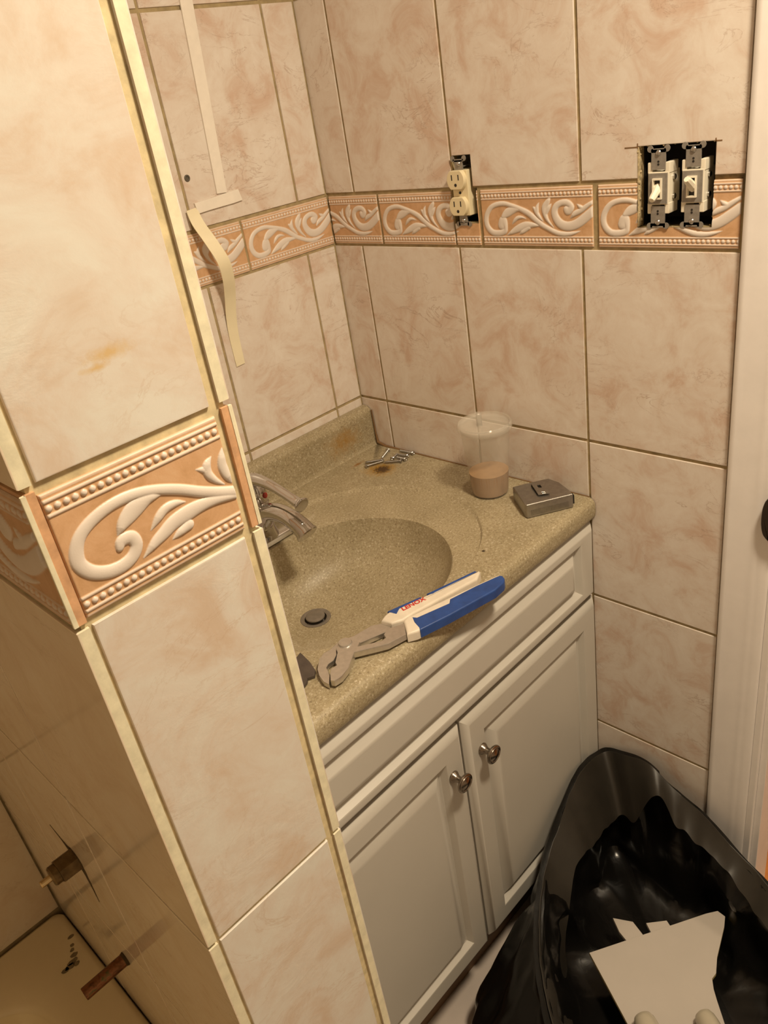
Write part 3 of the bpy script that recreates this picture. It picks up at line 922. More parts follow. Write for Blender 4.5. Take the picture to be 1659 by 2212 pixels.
# ------------------------------------------------------------------ vanity top with integral basin
Z0 = -0.361
YF = -0.4665           # where the flat deck meets the rolled front edge
YBK = -0.024
top = thing('countertop_basin', (-0.345, -0.24, Z0), 'beige speckled vanity top with an integral oval basin', 'countertop')
mb = MB()
bx, by, ba, bb = -0.348, -0.284, 0.168, 0.149
ox, oy, oa, ob = -0.352, -0.250, 0.256, 0.192
dx, dy, dz, drr = -0.357, -0.214, -0.463, 0.0195
X0, X1 = CX0, -0.0012
NTH = 160
angs = [2 * math.pi * k / NTH for k in range(NTH)]
crn = [math.atan2(yy - by, xx - bx) % (2 * math.pi) for xx in (X0, X1) for yy in (YF, YBK)]
for ca in crn:
    i = min(range(len(angs)), key=lambda j: abs(angs[j] - ca)); angs[i] = ca
rings = []
prof = [(0.0, 0.0), (0.12, 0.004), (0.26, 0.0085), (0.42, 0.0150), (0.56, 0.0225), (0.68, 0.032), (0.78, 0.0430), (0.86, 0.0560), (0.92, 0.0700), (0.955, 0.0815), (0.978, 0.0905), (0.990, 0.0960), (1.0, 0.1005)]
ZL = Z0 - 0.0065
sc_ = (ZL - dz) / 0.1005
for t, h in prof:
    rg = []
    for a in angs:
        ex = bx + ba * math.cos(a); ey = by + bb * math.sin(a)
        sx = dx + drr * math.cos(a); sy = dy + drr * math.sin(a)
        rg.append((sx + (ex - sx) * t, sy + (ey - sy) * t, dz + h * sc_))
    rings.append(rg)


def outer_pt(a):
    # ray from basin centre meets the superellipse shoulder
    lo, hi = 0.05, 0.6
    for _ in range(40):
        m = (lo + hi) / 2
        xx = bx + m * math.cos(a); yy = by + m * math.sin(a)
        q = abs((xx - ox) / oa) ** 2.3 + abs((yy - oy) / ob) ** 2.3
        if q < 1: lo = m
        else: hi = m
    return (bx + lo * math.cos(a), by + lo * math.sin(a))


def rect_pt(a):
    c, s_ = math.cos(a), math.sin(a)
    ts = []
    if c > 1e-9: ts.append((X1 - bx) / c)
    if c < -1e-9: ts.append((X0 - bx) / c)
    if s_ > 1e-9: ts.append((YBK - by) / s_)
    if s_ < -1e-9: ts.append((YF - by) / s_)
    t = min(ts)
    return (bx + t * c, by + t * s_)


for t, zz in ((0.05, ZL + 0.0008), (0.3, ZL + 0.0012), (0.88, ZL + 0.0018), (0.945, ZL + 0.0020), (0.985, Z0 - 0.0012), (1.02, Z0 - 0.0002)):
    rg = []
    for a in angs:
        ex = bx + ba * math.cos(a); ey = by + bb * math.sin(a)
        px, py = outer_pt(a); qx, qy = rect_pt(a)
        # keep a little land even where the shoulder meets the bowl
        dmin = math.hypot(ex - bx, ey - by) + 0.004
        dp = max(math.hypot(px - bx, py - by), dmin)
        dq = math.hypot(qx - bx, qy - by)
        dp = min(dp, dq - 0.004)
        de = math.hypot(ex - bx, ey - by)
        dd = de + (dp - de) * t
        rg.append((bx + dd * math.cos(a), by + dd * math.sin(a), zz))
    rings.append(rg)
rings.append([(*rect_pt(a), Z0) for a in angs])
mb.loft(rings, 0, True, False, False)
# rolled front edge
fp = []
for k in range(9):
    a = math.radians(90 + 90 * k / 8)
    fp.append((YF - 0.013 * (-math.cos(a)), Z0 - 0.013 + 0.013 * math.sin(a)))
fp += [(YF - 0.0135, Z0 - 0.022), (YF - 0.0125, Z0 - 0.030), (YF - 0.0095, Z0 - 0.0345), (YF - 0.005, Z0 - 0.036), (YF + 0.06, Z0 - 0.036)]
mb.loft([[(X0, y, z) for y, z in fp], [(X1, y, z) for y, z in fp]], 0, False)
# right end return and hidden underside
mb.add([(X1, y, z) for y, z in fp] + [(X1, YBK, Z0 - 0.036), (X1, YBK, Z0)], [tuple(range(len(fp) + 2))])
mb.build('basin_top', M_COUNTER, top, sharp=50)
mb = MB()
bp = [(YBK - 0.0005, Z0 - 0.030), (YBK - 0.0005, Z0), (YBK + 0.0005, Z0 + 0.001), (YBK + 0.003, Z0 + 0.004), (YBK + 0.004, Z0 + 0.010), (YBK + 0.004, Z0 + 0.0610), (YBK + 0.0048, Z0 + 0.0660), (YBK + 0.0070, Z0 + 0.0702), (YBK + 0.0105, Z0 + 0.0732), (YBK + 0.0145, Z0 + 0.0748), (-0.0008, Z0 + 0.0756), (-0.0008, Z0 - 0.030)]
mb.loft([[(X0, y, z) for y, z in bp], [(X1, y, z) for y, z in bp]], 0, True, True, True)
mb.build('backsplash', M_COUNTER, top, sharp=50)
mb = MB()
mb.lathe([(0.0235, 0.0008), (0.0232, 0.0020), (0.0215, 0.0024), (0.0170, 0.0010), (0.0165, -0.012)], (dx, dy, dz), (0, 0, 1), 40, 0, False, True)
dr_ = mb.build('drain', M_DRAIN, top)
dr_['label'] = 'dull dark metal drain ring'
mb = MB()
mb.lathe([(0.010, -0.010), (0.0105, 0.001), (0.0140, 0.0022), (0.0148, 0.0040), (0.0142, 0.0056), (0.0120, 0.0064), (0.0, 0.0066)], (dx, dy, dz), (0, 0, 1), 36)
mb.build('stopper', M_DRAIN, dr_, base=top['base'])

# ------------------------------------------------------------------ faucet
fx = -0.345
fc = thing('faucet', (fx, -0.105, Z0), 'chrome single-lever faucet at the back of the oval basin', 'faucet')
mb = MB()
pl = rrect(fx - 0.066, fx + 0.062, -0.131, -0.076, 0.022, 0)
mb.prism([(p[0], p[1]) for p in pl], lambda u, v, w: (u, v, w), Z0 - 0.0030, Z0 + 0.0075, 0.004, seg=3)
mb.build('base_plate', M_CHROME, fc, sharp=30)
mb = MB()
mb.lathe([(0.026, 0.006), (0.0245, 0.012), (0.0215, 0.024), (0.0205, 0.046), (0.0215, 0.058), (0.0225, 0.064), (0.0215, 0.066), (0.0212, 0.068)], (fx, -0.108, Z0), (0, 0, 1), 36)
mb.build('body', M_CHROME, fc)
mb = MB()
mb.lathe([(0.0215, 0.068), (0.0222, 0.072), (0.0215, 0.084), (0.0190, 0.094), (0.0135, 0.101), (0.006, 0.1045), (0.0, 0.105)], (fx, -0.108, Z0), (0, 0, 1), 36)
lev = catmull([(fx, -0.104, -0.262), (fx, -0.125, -0.2535), (fx, -0.150, -0.2525), (fx, -0.172, -0.2555), (fx, -0.196, -0.2615), (fx, -0.214, -0.2665), (fx, -0.223, -0.2685), (fx, -0.2275, -0.2695), (fx, -0.2292, -0.27)], 4)
rr_ = np.interp(np.linspace(0, 1, len(lev)), [0, 0.2, 0.35, 0.55, 0.72, 0.80, 0.88, 0.95, 1.0], [0.0120, 0.0085, 0.0070, 0.0068, 0.0082, 0.0108, 0.0116, 0.0095, 0.0020])
mb.tube(lev, list(rr_), 18, sx=1.05)
lv = mb.build('lever_handle', M_CHROME, fc, sharp=50)
mb = MB()
mb.lathe([(0.0045, 0.019), (0.0045, 0.0228), (0.0035, 0.0235)], (fx + 0.002, -0.108, -0.284), (0.30, -0.95, 0.05), 14)
mb.build('index_button', M_RED_CAP, lv, base=fc['base'])['label'] = 'small red temperature button'
mb = MB()
sp = catmull([(fx, -0.112, -0.335), (fx, -0.124, -0.318), (fx, -0.142, -0.3045), (fx, -0.163, -0.2985), (fx, -0.184, -0.2985), (fx, -0.203, -0.3035), (fx, -0.217, -0.3110), (fx, -0.2235, -0.3165)], 5)
rr_ = np.interp(np.linspace(0, 1, len(sp)), [0, 0.3, 0.6, 0.9, 1.0], [0.017, 0.0140, 0.0135, 0.0150, 0.0158])
mb.tube(sp, list(rr_), 24)
a_, b_ = sp[-1], sp[-1] - sp[-2]
b_.normalize()
mb.tube([a_ - b_ * 0.001, a_ + b_ * 0.0015, a_ + b_ * 0.003], [0.0166, 0.0170, 0.0158], 24)
mb.build('spout', M_CHROME, fc, sharp=45)

# ------------------------------------------------------------------ iced coffee cup
cx, cy = -0.057, -0.328
cup = thing('plastic_cup', (cx, cy, Z0), 'clear plastic cup with a lid, one third full of milky iced coffee', 'cup')
mb = MB()
t_ = 0.0007
mb.lathe([(0.0, 0.0008), (0.026, 0.0008), (0.0282, 0.0025), (0.0290, 0.008), (0.0310, 0.035), (0.0380, 0.1125), (0.0392, 0.1135), (0.0392, 0.1150), (0.0376, 0.1150), (0.0376 - t_, 0.1125), (0.0310 - t_, 0.035), (0.0290 - t_, 0.0085), (0.0275, 0.0035), (0.0, 0.0028)], (cx, cy, Z0), (0, 0, 1), 64)
mb.build('cup_wall', M_CLEAR, cup, sharp=60)
mb = MB()
mb.lathe([(0.0, 0.0032), (0.0274, 0.0036), (0.0283, 0.0090), (0.0303, 0.0350), (0.0306, 0.0385), (0.0, 0.0375)], (cx, cy, Z0), (0, 0, 1), 48)
cf = mb.build('coffee', [M_COFFEE, M_COFFEE_TOP], cup, sharp=60)
for p in cf.data.polygons:
    if p.center.z > 0.0378 * S: p.material_index = 1
mb = MB()
mb.lathe([(0.0380, 0.1085), (0.0405, 0.1085), (0.0420, 0.1105), (0.0425, 0.1150), (0.0415, 0.1185), (0.0395, 0.1205), (0.0375, 0.1195), (0.0365, 0.1165), (0.0340, 0.1150), (0.0120, 0.1150), (0.0100, 0.1160), (0.0060, 0.1160), (0.0055, 0.1150), (0.0, 0.1150),
          (0.0, 0.1142), (0.0340, 0.1142), (0.0372, 0.1158), (0.0390, 0.1190), (0.0408, 0.1175), (0.0416, 0.1148), (0.0412, 0.1110), (0.0400, 0.1093)], (cx, cy, Z0), (0, 0, 1), 64, 0, True, True)
mb.build('lid', M_LID, cup, sharp=40)
mb = MB()
ang = 2.2
px_, py_ = cx - 0.004, cy + 0.006
mb.loft([[(px_ + rr0 * math.cos(2 * math.pi * k / 16), py_ + rr0 * math.sin(2 * math.pi * k / 16), Z0 + h) for k in range(16)] for rr0, h in ((0.0046, 0.1120), (0.0046, 0.1350), (0.0041, 0.1350), (0.0041, 0.1120))])
mb.build('straw', M_LID, cup)

# ------------------------------------------------------------------ tape measure
tp_out = [(-0.0626, -0.3759), (-0.038, -0.3917), (-0.015, -0.4078), (-0.0185, -0.4300), (-0.0320, -0.4550), (-0.0413, -0.4670), (-0.1001, -0.4275), (-0.0990, -0.4225)]
tm = thing('tape_measure', (-0.058, -0.425, Z0), 'scuffed silver tape measure lying flat near the right end of the vanity top', 'tape measure')
HTM = 0.0235
mb = MB()
mb.prism(tp_out, lambda u, v, w: (u, v, w), Z0 + 0.0003, Z0 + HTM, 0.0022, seg=3, bev0=0.0022)
mb.build('case', M_STEEL, tm, sharp=30)
mb = MB()
# grip band round the middle of the two near sides
e1 = Vector((-0.1001, -0.4275, 0)); e2 = Vector((-0.0413, -0.4670, 0))
dv = (e2 - e1).normalized(); nv = Vector((dv.y, -dv.x, 0))
if nv.y > 0: nv = -nv
for k in range(60):
    p = e1 + dv * (0.006 + k * (0.0588) / 60)
    mb.prism([(p.x, p.y), ((p + dv * 0.0007).x, (p + dv * 0.0007).y), ((p + dv * 0.0007 + nv * 0.0005).x, (p + dv * 0.0007 + nv * 0.0005).y), ((p + nv * 0.0005).x, (p + nv * 0.0005).y)], lambda u, v, w: (u, v, w), Z0 + 0.004, Z0 + 0.013)
mb.build('ribbed_grip', M_STEEL, tm)
mb = MB()
mz = Z0 + HTM
cl = [(-0.0495, -0.4010), (-0.0375, -0.4135), (-0.0580, -0.4350), (-0.0705, -0.4275)]
cu = Vector((cl[1][0] - cl[0][0], cl[1][1] - cl[0][1], 0)); cw = Vector((cl[3][0] - cl[0][0], cl[3][1] - cl[0][1], 0))
o0 = Vector((cl[0][0], cl[0][1], 0))
cpt = lambda a, b, z: o0 + cu * a + cw * b + Vector((0, 0, z))
# plate with a square hole: ring of four strips, tail bent down at the far end
def strip(a0, a1, b0, b1):
    zf = lambda b: mz + (0.0042 if b < 0.8 else 0.0042 - (b - 0.8) * 0.006)
    ln = 6
    for q in range(ln):
        c0 = b0 + (b1 - b0) * q / ln; c1 = b0 + (b1 - b0) * (q + 1) / ln
        vs_ = [cpt(a0, c0, zf(c0)), cpt(a1, c0, zf(c0)), cpt(a1, c1, zf(c1)), cpt(a0, c1, zf(c1))]
        lo_ = [v - Vector((0, 0, 0.0012)) for v in vs_]
        mb.add(vs_ + lo_, [(0, 1, 2, 3), (7, 6, 5, 4), (0, 4, 5, 1), (1, 5, 6, 2), (2, 6, 7, 3), (3, 7, 4, 0)])


strip(0, 0.36, 0, 1); strip(0.66, 1, 0, 1); strip(0.36, 0.66, 0, 0.16); strip(0.36, 0.66, 0.46, 1)
vs_ = [cpt(0, 0, mz + 0.0042), cpt(1, 0, mz + 0.0042), cpt(1, -0.05, mz - 0.0005), cpt(0, -0.05, mz - 0.0005)]
mb.add(vs_ + [v + cw.normalized() * -0.0012 for v in vs_], [(0, 1, 2, 3), (7, 6, 5, 4), (0, 4, 5, 1), (1, 5, 6, 2), (2, 6, 7, 3), (3, 7, 4, 0)])
mb.build('belt_clip', M_STEEL, tm, sharp=30)
mb = MB()
tipc = Vector((-0.0385, -0.4640, 0)); tv = (Vector((-0.0320, -0.4550, 0)) - Vector((-0.0413, -0.4670, 0))).normalized(); tn = Vector((tv.y, -tv.x, 0))
if tn.x < 0: tn = -tn
q = [tipc - tv * 0.001, tipc + tv * 0.006, tipc + tv * 0.006 + tn * 0.0030, tipc - tv * 0.001 + tn * 0.0030]
mb.prism([(p.x, p.y) for p in q], lambda u, v, w: (u, v, w), Z0 + 0.005, Z0 + 0.0195, 0.0008)
mb.build('tape_hook', M_BLACK, tm)['label'] = 'black tape hook at the mouth'

# ------------------------------------------------------------------ pliers
pz = Z0 + 0.0006
pl_ = thing('water_pump_pliers', (-0.42, -0.445, Z0), 'long slip-joint pliers with blue and white grips lying open along the basin rim', 'pliers')
FZ = lambda u, v, w: (u, v, w)


def pr(name, poly, m, h0, h1, bev, par=pl_, seg=2, base=None, smooth=False):
    mb_ = MB()
    if smooth:
        poly = [(p.x, p.y) for p in catmull([Vector((a, b, 0)) for a, b in poly], 3, True)]
    mb_.prism(poly, FZ, pz + h0, pz + h1, bev, seg=seg)
    return mb_.build(name, m, par, sharp=32, base=pl_['base'])


jawA = [(-0.5224, -0.4535), (-0.5227, -0.444), (-0.5187, -0.4322), (-0.5121, -0.4218), (-0.4984, -0.4097), (-0.4881, -0.406), (-0.4801, -0.4076), (-0.4729, -0.4068), (-0.4640, -0.4060), (-0.4560, -0.4080), (-0.4443, -0.4134), (-0.418, -0.4174), (-0.4074, -0.426), (-0.4059, -0.4393), (-0.4109, -0.4448), (-0.4177, -0.442), (-0.4507, -0.43), (-0.4639, -0.434), (-0.4708, -0.4181), (-0.4756, -0.4156), (-0.481, -0.4219), (-0.4905, -0.4265), (-0.4984, -0.4262), (-0.5042, -0.4292), (-0.5073, -0.4359), (-0.5117, -0.4428)]
pr('upper_jaw', jawA, M_PLIER, 0.001, 0.0075, 0.0012)
jawB = [(-0.5112, -0.4440), (-0.5194, -0.4532), (-0.5176, -0.458), (-0.5075, -0.4593), (-0.4917, -0.4548), (-0.4743, -0.4442), (-0.4696, -0.4410), (-0.4591, -0.4483), (-0.4361, -0.4642), (-0.4106, -0.4701), (-0.3954, -0.4532), (-0.4107, -0.4451), (-0.4193, -0.4447), (-0.4255, -0.4470), (-0.4290, -0.4535), (-0.4360, -0.4530), (-0.4586, -0.4365), (-0.4520, -0.4330), (-0.4540, -0.4240), (-0.4600, -0.4170), (-0.4690, -0.4130), (-0.4760, -0.4165), (-0.4800, -0.4230), (-0.4884, -0.4297), (-0.4945, -0.4345), (-0.4972, -0.4398), (-0.5054, -0.4387)]
pr('lower_jaw', jawB, M_PLIER, 0.0035, 0.0115, 0.0014)
mb = MB()
mb.lathe([(0.0085, 0.009), (0.0085, 0.0125), (0.0078, 0.0135), (0.0, 0.0140)], (-0.4636, -0.4193, pz), (0, 0, 1), 28)
mb.build('pivot_rivet', M_PLIER, pl_)
gU = [(-0.4080, -0.4260), (-0.3990, -0.4226), (-0.391, -0.4220), (-0.3722, -0.4275), (-0.3367, -0.4395), (-0.300, -0.4500), (-0.2615, -0.4604), (-0.2590, -0.4625), (-0.2607, -0.4655), (-0.2760, -0.4722), (-0.3209, -0.4625), (-0.3745, -0.4510), (-0.3928, -0.4488), (-0.4054, -0.4410)]
gu = pr('handle_grip', gU, M_GRIPW, 0.0, 0.0130, 0.0035, seg=3)
pr('rubber_inlay', [(-0.3915, -0.4212), (-0.3816, -0.4240), (-0.3459, -0.4358), (-0.3468, -0.4385), (-0.3788, -0.4300), (-0.3889, -0.4345)], M_BLUE, 0.003, 0.0134, 0.0008, gu)
pr('rubber_inlay', [(-0.3367, -0.4385), (-0.2640, -0.4588), (-0.2640, -0.4620), (-0.3262, -0.4455), (-0.3320, -0.4450)], M_BLUE, 0.003, 0.0134, 0.0008, gu)
gL = [(-0.3945, -0.4505), (-0.3860, -0.4482), (-0.3789, -0.4515), (-0.3279, -0.4665), (-0.2900, -0.4780), (-0.2600, -0.4875), (-0.2545, -0.4905), (-0.2532, -0.4955), (-0.2570, -0.5015), (-0.2655, -0.5055), (-0.2842, -0.5062), (-0.3554, -0.4906), (-0.4002, -0.4783), (-0.411, -0.4716), (-0.4032, -0.4621)]
gl = pr('handle_grip', gL, M_GRIPW, 0.0, 0.0130, 0.0035, seg=3)
pr('rubber_inlay', [(-0.3830, -0.4540), (-0.3800, -0.4605), (-0.3370, -0.4752), (-0.3300, -0.4705), (-0.2900, -0.4808), (-0.2622, -0.4898), (-0.2555, -0.4925), (-0.2540, -0.4965), (-0.2580, -0.5025), (-0.2660, -0.5065), (-0.2845, -0.5074), (-0.3554, -0.4918), (-0.3965, -0.4803), (-0.3900, -0.4640)], M_BLUE, 0.001, 0.0135, 0.0022, gl, seg=3)
# lettering on the upper grip
tc = bpy.data.curves.new('lettering', 'FONT')
tc.body = 'LENOX'; tc.size = 0.0098 * S; tc.extrude = 0.0002; tc.align_x = 'LEFT'; tc.shear = 0.15; tc.offset = 0.0003
to = bpy.data.objects.new('lettering_src', tc); COL.objects.link(to)
dg = bpy.context.evaluated_depsgraph_get()
tme = bpy.data.meshes.new_from_object(to.evaluated_get(dg))
COL.objects.unlink(to); bpy.data.objects.remove(to)
tme.materials.clear(); tme.materials.append(M_RED)
a0 = Vector((-0.3800, -0.4368)); a1 = Vector((-0.3450, -0.4463))
an = math.atan2(a1.y - a0.y, a1.x - a0.x)
sx_ = (a1 - a0).length * S / max(v.co.x for v in tme.vertices)
Rz = Matrix.Rotation(an, 4, 'Z')
for v in tme.vertices:
    c = Rz @ Vector((v.co.x * sx_, v.co.y, v.co.z))
    v.co = c + Vector(((a0.x - pl_['base'][0]) * S, (a0.y - pl_['base'][1]) * S, (pz + 0.01315 - Z0) * S))
lt = bpy.data.objects.new('lettering', tme); COL.objects.link(lt); lt.parent = gu
lt['label'] = 'red printed lettering'

# ------------------------------------------------------------------ loose screws and metal scrap
SCREWS = [((-0.0752, -0.0664), (-0.0560, -0.0850), 1, 'zinc screw, upper one of the crossed pair at the left of the screw pile'),
          ((-0.0836, -0.0789), (-0.0573, -0.0917), 0, 'zinc screw nearest the rust stain, lower one of the crossed pair'),
          ((-0.0482, -0.0802), (-0.0235, -0.0696), 1, 'dull screw pointing up toward the backsplash, behind the crossed pair'),
          ((-0.0591, -0.0980), (-0.0440, -0.1185), 1, 'zinc screw lying alone just right of the rust stain'),
          ((-0.0404, -0.0999), (-0.0230, -0.0945), 0, 'shiny short screw with its washer head up in the screw pile'),
          ((-0.0346, -0.1030), (-0.0340, -0.1220), 1, 'bent-looking zinc screw in the right half of the screw pile'),
          ((-0.0105, -0.0900), (-0.0085, -0.1165), 1, 'long dull screw lying against the foot of the tiled wall'),
          ((-0.0250, -0.0985), (-0.0215, -0.1160), 1, 'zinc screw lying next to the one at the foot of the wall')]
for (a, b, hd, lab) in SCREWS:
    A = Vector((a[0], a[1], Z0 + 0.0036)); B = Vector((b[0], b[1], Z0 + 0.0036))
    if hd == 0: A, B = B, A
    c_ = (A + B) / 2; A = c_ + (A - c_) * 1.22; B = c_ + (B - c_) * 1.22
    ax = (B - A); L_ = ax.length; ax.normalize()
    sc = thing('screw', (a[0], a[1], Z0), lab, 'screw', 'loose screws on the vanity top')
    mb = MB()
    pf = [(0.0002, 0.0)]
    k = 0.003
    while k < L_ - 0.002:
        pf += [(0.0017, k), (0.0024, k + 0.0007), (0.0017, k + 0.0013)]; k += 0.0020
    pf += [(0.0014, L_ - 0.001)]
    mb.lathe(pf, A, ax, 12)
    mb.build('shank', M_ZINC, sc)
    mb = MB()
    mb.lathe([(0.0020, L_ - 0.0018), (0.0042, L_ - 0.0002), (0.0045, L_ + 0.0004), (0.0038, L_ + 0.0014), (0.0014, L_ + 0.0018), (0.0008, L_ + 0.0010), (0.0, L_ + 0.0008)], A, ax, 16)
    mb.build('head', M_ZINC, sc)
mb = MB()
mb.prism([(-0.5000, -0.3760), (-0.5050, -0.3990), (-0.5115, -0.4165), (-0.5190, -0.4235), (-0.5265, -0.4195), (-0.5305, -0.4235), (-0.5400, -0.4270), (-0.5400, -0.3900)], FZ, Z0 + 0.0004, Z0 + 0.0040, 0.0006)
tag(mb.build('metal_plate', M_SCRAP, base=(-0.52, -0.40, Z0)), 'dark flat piece of scrap metal beside the plier jaws, half hidden by the stub wall', 'scrap metal')

# ------------------------------------------------------------------ electrical boxes, outlet, switches
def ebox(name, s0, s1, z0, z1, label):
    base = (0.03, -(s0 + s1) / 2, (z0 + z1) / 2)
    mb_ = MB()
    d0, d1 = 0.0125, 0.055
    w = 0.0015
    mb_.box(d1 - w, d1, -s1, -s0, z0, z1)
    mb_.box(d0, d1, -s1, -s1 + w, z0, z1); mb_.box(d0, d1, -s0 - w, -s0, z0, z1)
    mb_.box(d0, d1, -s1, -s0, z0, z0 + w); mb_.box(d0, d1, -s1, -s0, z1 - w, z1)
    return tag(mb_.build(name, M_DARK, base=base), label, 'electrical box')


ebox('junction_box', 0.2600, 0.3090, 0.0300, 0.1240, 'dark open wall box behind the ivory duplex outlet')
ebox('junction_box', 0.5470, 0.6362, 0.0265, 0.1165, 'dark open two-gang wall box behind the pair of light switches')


def strapplate(mb_, sc_, zt, zb, x, w_mid, ear=0.0036, gap=0.0101):
    """yoke with four rounded ears; x = depth in front of the tile face (negative is out)"""
    for zz, sg in ((zt, 1), (zb, -1)):
        for e in (-1, 1):
            mb_.lathe([(0.0014, 0), (ear, 0), (ear, 0.0010), (0.0014, 0.0010)], (x, -(sc_ + e * gap), zz), (-1, 0, 0), 16)
        mb_.box(x - 0.0010, x, -(sc_ + gap - 0.001), -(sc_ - gap + 0.001), zz - 0.0030 - (0.0010 if sg > 0 else -0.0010), zz + 0.0018 - (0.0025 if sg > 0 else -0.0010))


def screwhead(name, s, z, x, par, rr=0.0030):
    mb_ = MB()
    mb_.lathe([(rr, 0), (rr, 0.0006), (rr * 0.75, 0.0016), (rr * 0.3, 0.0020), (0, 0.0020)], (x, -s, z), (-1, 0, 0), 16)
    return mb_.build(name, M_ZINC, par, base=par['base'])


# duplex outlet
os_, = (0.2812,)
ol = thing('electrical_outlet', (-0.0, -os_, 0.0755), 'ivory duplex outlet without its cover plate in the tiled wall', 'outlet')
mb = MB()
strapplate(mb, os_, 0.1186, 0.0325, -0.0008, 0.012)
mb.box(-0.0018, -0.0002, -(os_ + 0.0070), -(os_ - 0.0070), 0.1010, 0.1165)
mb.box(-0.0018, -0.0002, -(os_ + 0.0070), -(os_ - 0.0070), 0.0345, 0.0480)
mb.box(0.0296, 0.0306, -(os_ + 0.0070), -(os_ - 0.0070), 0.040, 0.110)
mb.box(-0.0012, 0.0300, -(os_ + 0.0050), -(os_ - 0.0050), 0.1075, 0.1085)
mb.box(-0.0012, 0.0300, -(os_ + 0.0050), -(os_ - 0.0050), 0.0410, 0.0420)
st_ = mb.build('mounting_strap', M_STRAP, ol)
mb = MB()
mb.box(-0.0035, 0.030, -(os_ + 0.0145), -(os_ - 0.0130), 0.0440, 0.1040, 0.0015)
mb.build('outlet_body', M_IVORY, ol)
for zc in (0.0920, 0.0575):
    mb = MB()
    rr_ = 0.0152; hh_ = 0.0122
    poly = []
    for k in range(48):
        a = 2 * math.pi * k / 48
        poly.append((os_ - 0.0012 + rr_ * math.cos(a), zc + max(-hh_, min(hh_, rr_ * math.sin(a)))))
    mb.prism(poly, FR, 0.002, 0.0105, 0.0012)
    fo = mb.build('receptacle_face', M_IVORY, ol)
    mb = MB()
    for e in (-1, 1):
        cs_ = os_ - 0.0012 + e * 0.0058
        mb.box(-0.01062, -0.0102, -(cs_ + 0.0009), -(cs_ - 0.0009), zc + 0.0000, zc + 0.0072)
    mb.lathe([(0.0022, 0.0), (0.0022, 0.0002)], (-0.01045, -(os_ - 0.0012), zc - 0.0062), (-1, 0, 0), 16)
    mb.build('slots', M_BLACK, fo, base=ol['base'])
screwhead('mounting_screw', os_ + 0.0005, 0.1120, -0.0018, ol)
screwhead('mounting_screw', os_ + 0.0005, 0.0375, -0.0018, ol)
mb = MB()
mb.lathe([(0.002, 0), (0.0016, 0.001)], (-0.0036, -os_, 0.0748), (-1, 0, 0), 12)
mb.build('centre_hole', M_BLACK, ol)


def switch(sc_, up, zoff, label):
    sw = thing('light_switch', (0.0, -sc_, 0.0705), label, 'switch', 'bare light switches in the two-gang box')
    zt, zb = 0.1125 + zoff, 0.0288 + zoff * 0.7
    mid = (zt + zb) / 2
    mb_ = MB()
    strapplate(mb_, sc_, zt, zb, -0.0010, 0.012)
    mb_.box(-0.0020, -0.0005, -(sc_ + 0.0086), -(sc_ - 0.0086), zt - 0.0220, zt + 0.0002)
    mb_.box(-0.0020, -0.0005, -(sc_ + 0.0086), -(sc_ - 0.0086), zb - 0.0002, zb + 0.0220)
    # plate with slot
    zc = mid - 0.0005
    for a, b, c, e in rects_minus(sc_ - 0.0112, sc_ + 0.0112, zc - 0.0165, zc + 0.0165, [(sc_ - 0.0055, sc_ + 0.0055, zc - 0.0112, zc + 0.0112)]):
        mb_.box(-0.0034, -0.0016, -b, -a, c, e)
    mb_.build('mounting_strap', M_STRAP, sw)
    mb_ = MB()
    mb_.box(-0.0016, 0.026, -(sc_ + 0.0128), -(sc_ - 0.0128), zc - 0.0180, zc + 0.0180, 0.001)
    for e in (-1, 1):
        for zz in (zc - 0.0220, zc + 0.0220):
            mb_.box(-0.0012, 0.020, -(sc_ + e * 0.0105 + 0.0030), -(sc_ + e * 0.0105 - 0.0030), zz - 0.0060, zz + 0.0060, 0.001)
    mb_.build('switch_body', M_ALMOND, sw)
    mb_ = MB()
    for a, b, c, e in rects_minus(sc_ - 0.0057, sc_ + 0.0057, zc - 0.0114, zc + 0.0114, [(sc_ - 0.0040, sc_ + 0.0040, zc - 0.0095, zc + 0.0095)]):
        mb_.box(-0.0058, -0.0016, -b, -a, c, e)
    mb_.build('toggle_frame', M_ALMOND, sw)
    mb_ = MB()
    dz_ = 0.0075 if up else -0.0075
    # lever: tapered block from the pivot outwards
    a0 = Vector((0.0, -sc_, zc - dz_ * 0.15)); a1 = Vector((-0.0175, -sc_, zc + dz_ * 1.35))
    mb_.tube([a0, a0.lerp(a1, 0.5), a0.lerp(a1, 0.9), a1], [0.0058, 0.0044, 0.0040, 0.0030], 8, up=(0, 1, 0))
    mb_.build('toggle', M_ALMOND, sw, sharp=30)
    mb_ = MB()
    mb_.box(-0.00165, -0.0014, -(sc_ + 0.0040), -(sc_ - 0.0040), zc - 0.0095, zc + 0.0095)
    mb_.build('slot', M_BLACK, sw)
    for zz in (zt - 0.0042, zb + 0.0040):
        screwhead('mounting_screw', sc_, zz, -0.0020, sw, 0.0032)
    for zz in (zt - 0.0165, zt - 0.0135, zb + 0.0135, zb + 0.0165):
        mb_ = MB()
        mb_.lathe([(0.0013, 0), (0.0013, 0.0002)], (-0.0020, -sc_, zz), (-1, 0, 0), 12)
        mb_.build('strap_hole', M_BLACK, sw)
    # terminal screws on the side
    for zz in (zc + 0.0105, zc - 0.0105):
        mb_ = MB()
        mb_.lathe([(0.0032, 0), (0.0032, 0.002), (0.002, 0.0028)], (0.010, -(sc_ + 0.0128), zz), (0, -1, 0), 12)
        mb_.build('terminal_screw', M_ZINC, sw)
    return sw


switch(0.5728, False, 0.0, 'bare toggle switch flipped down, left one of the two in the wall opening')
switch(0.6137, True, 0.0012, 'bare toggle switch flipped up, right one of the two nearest the door casing')

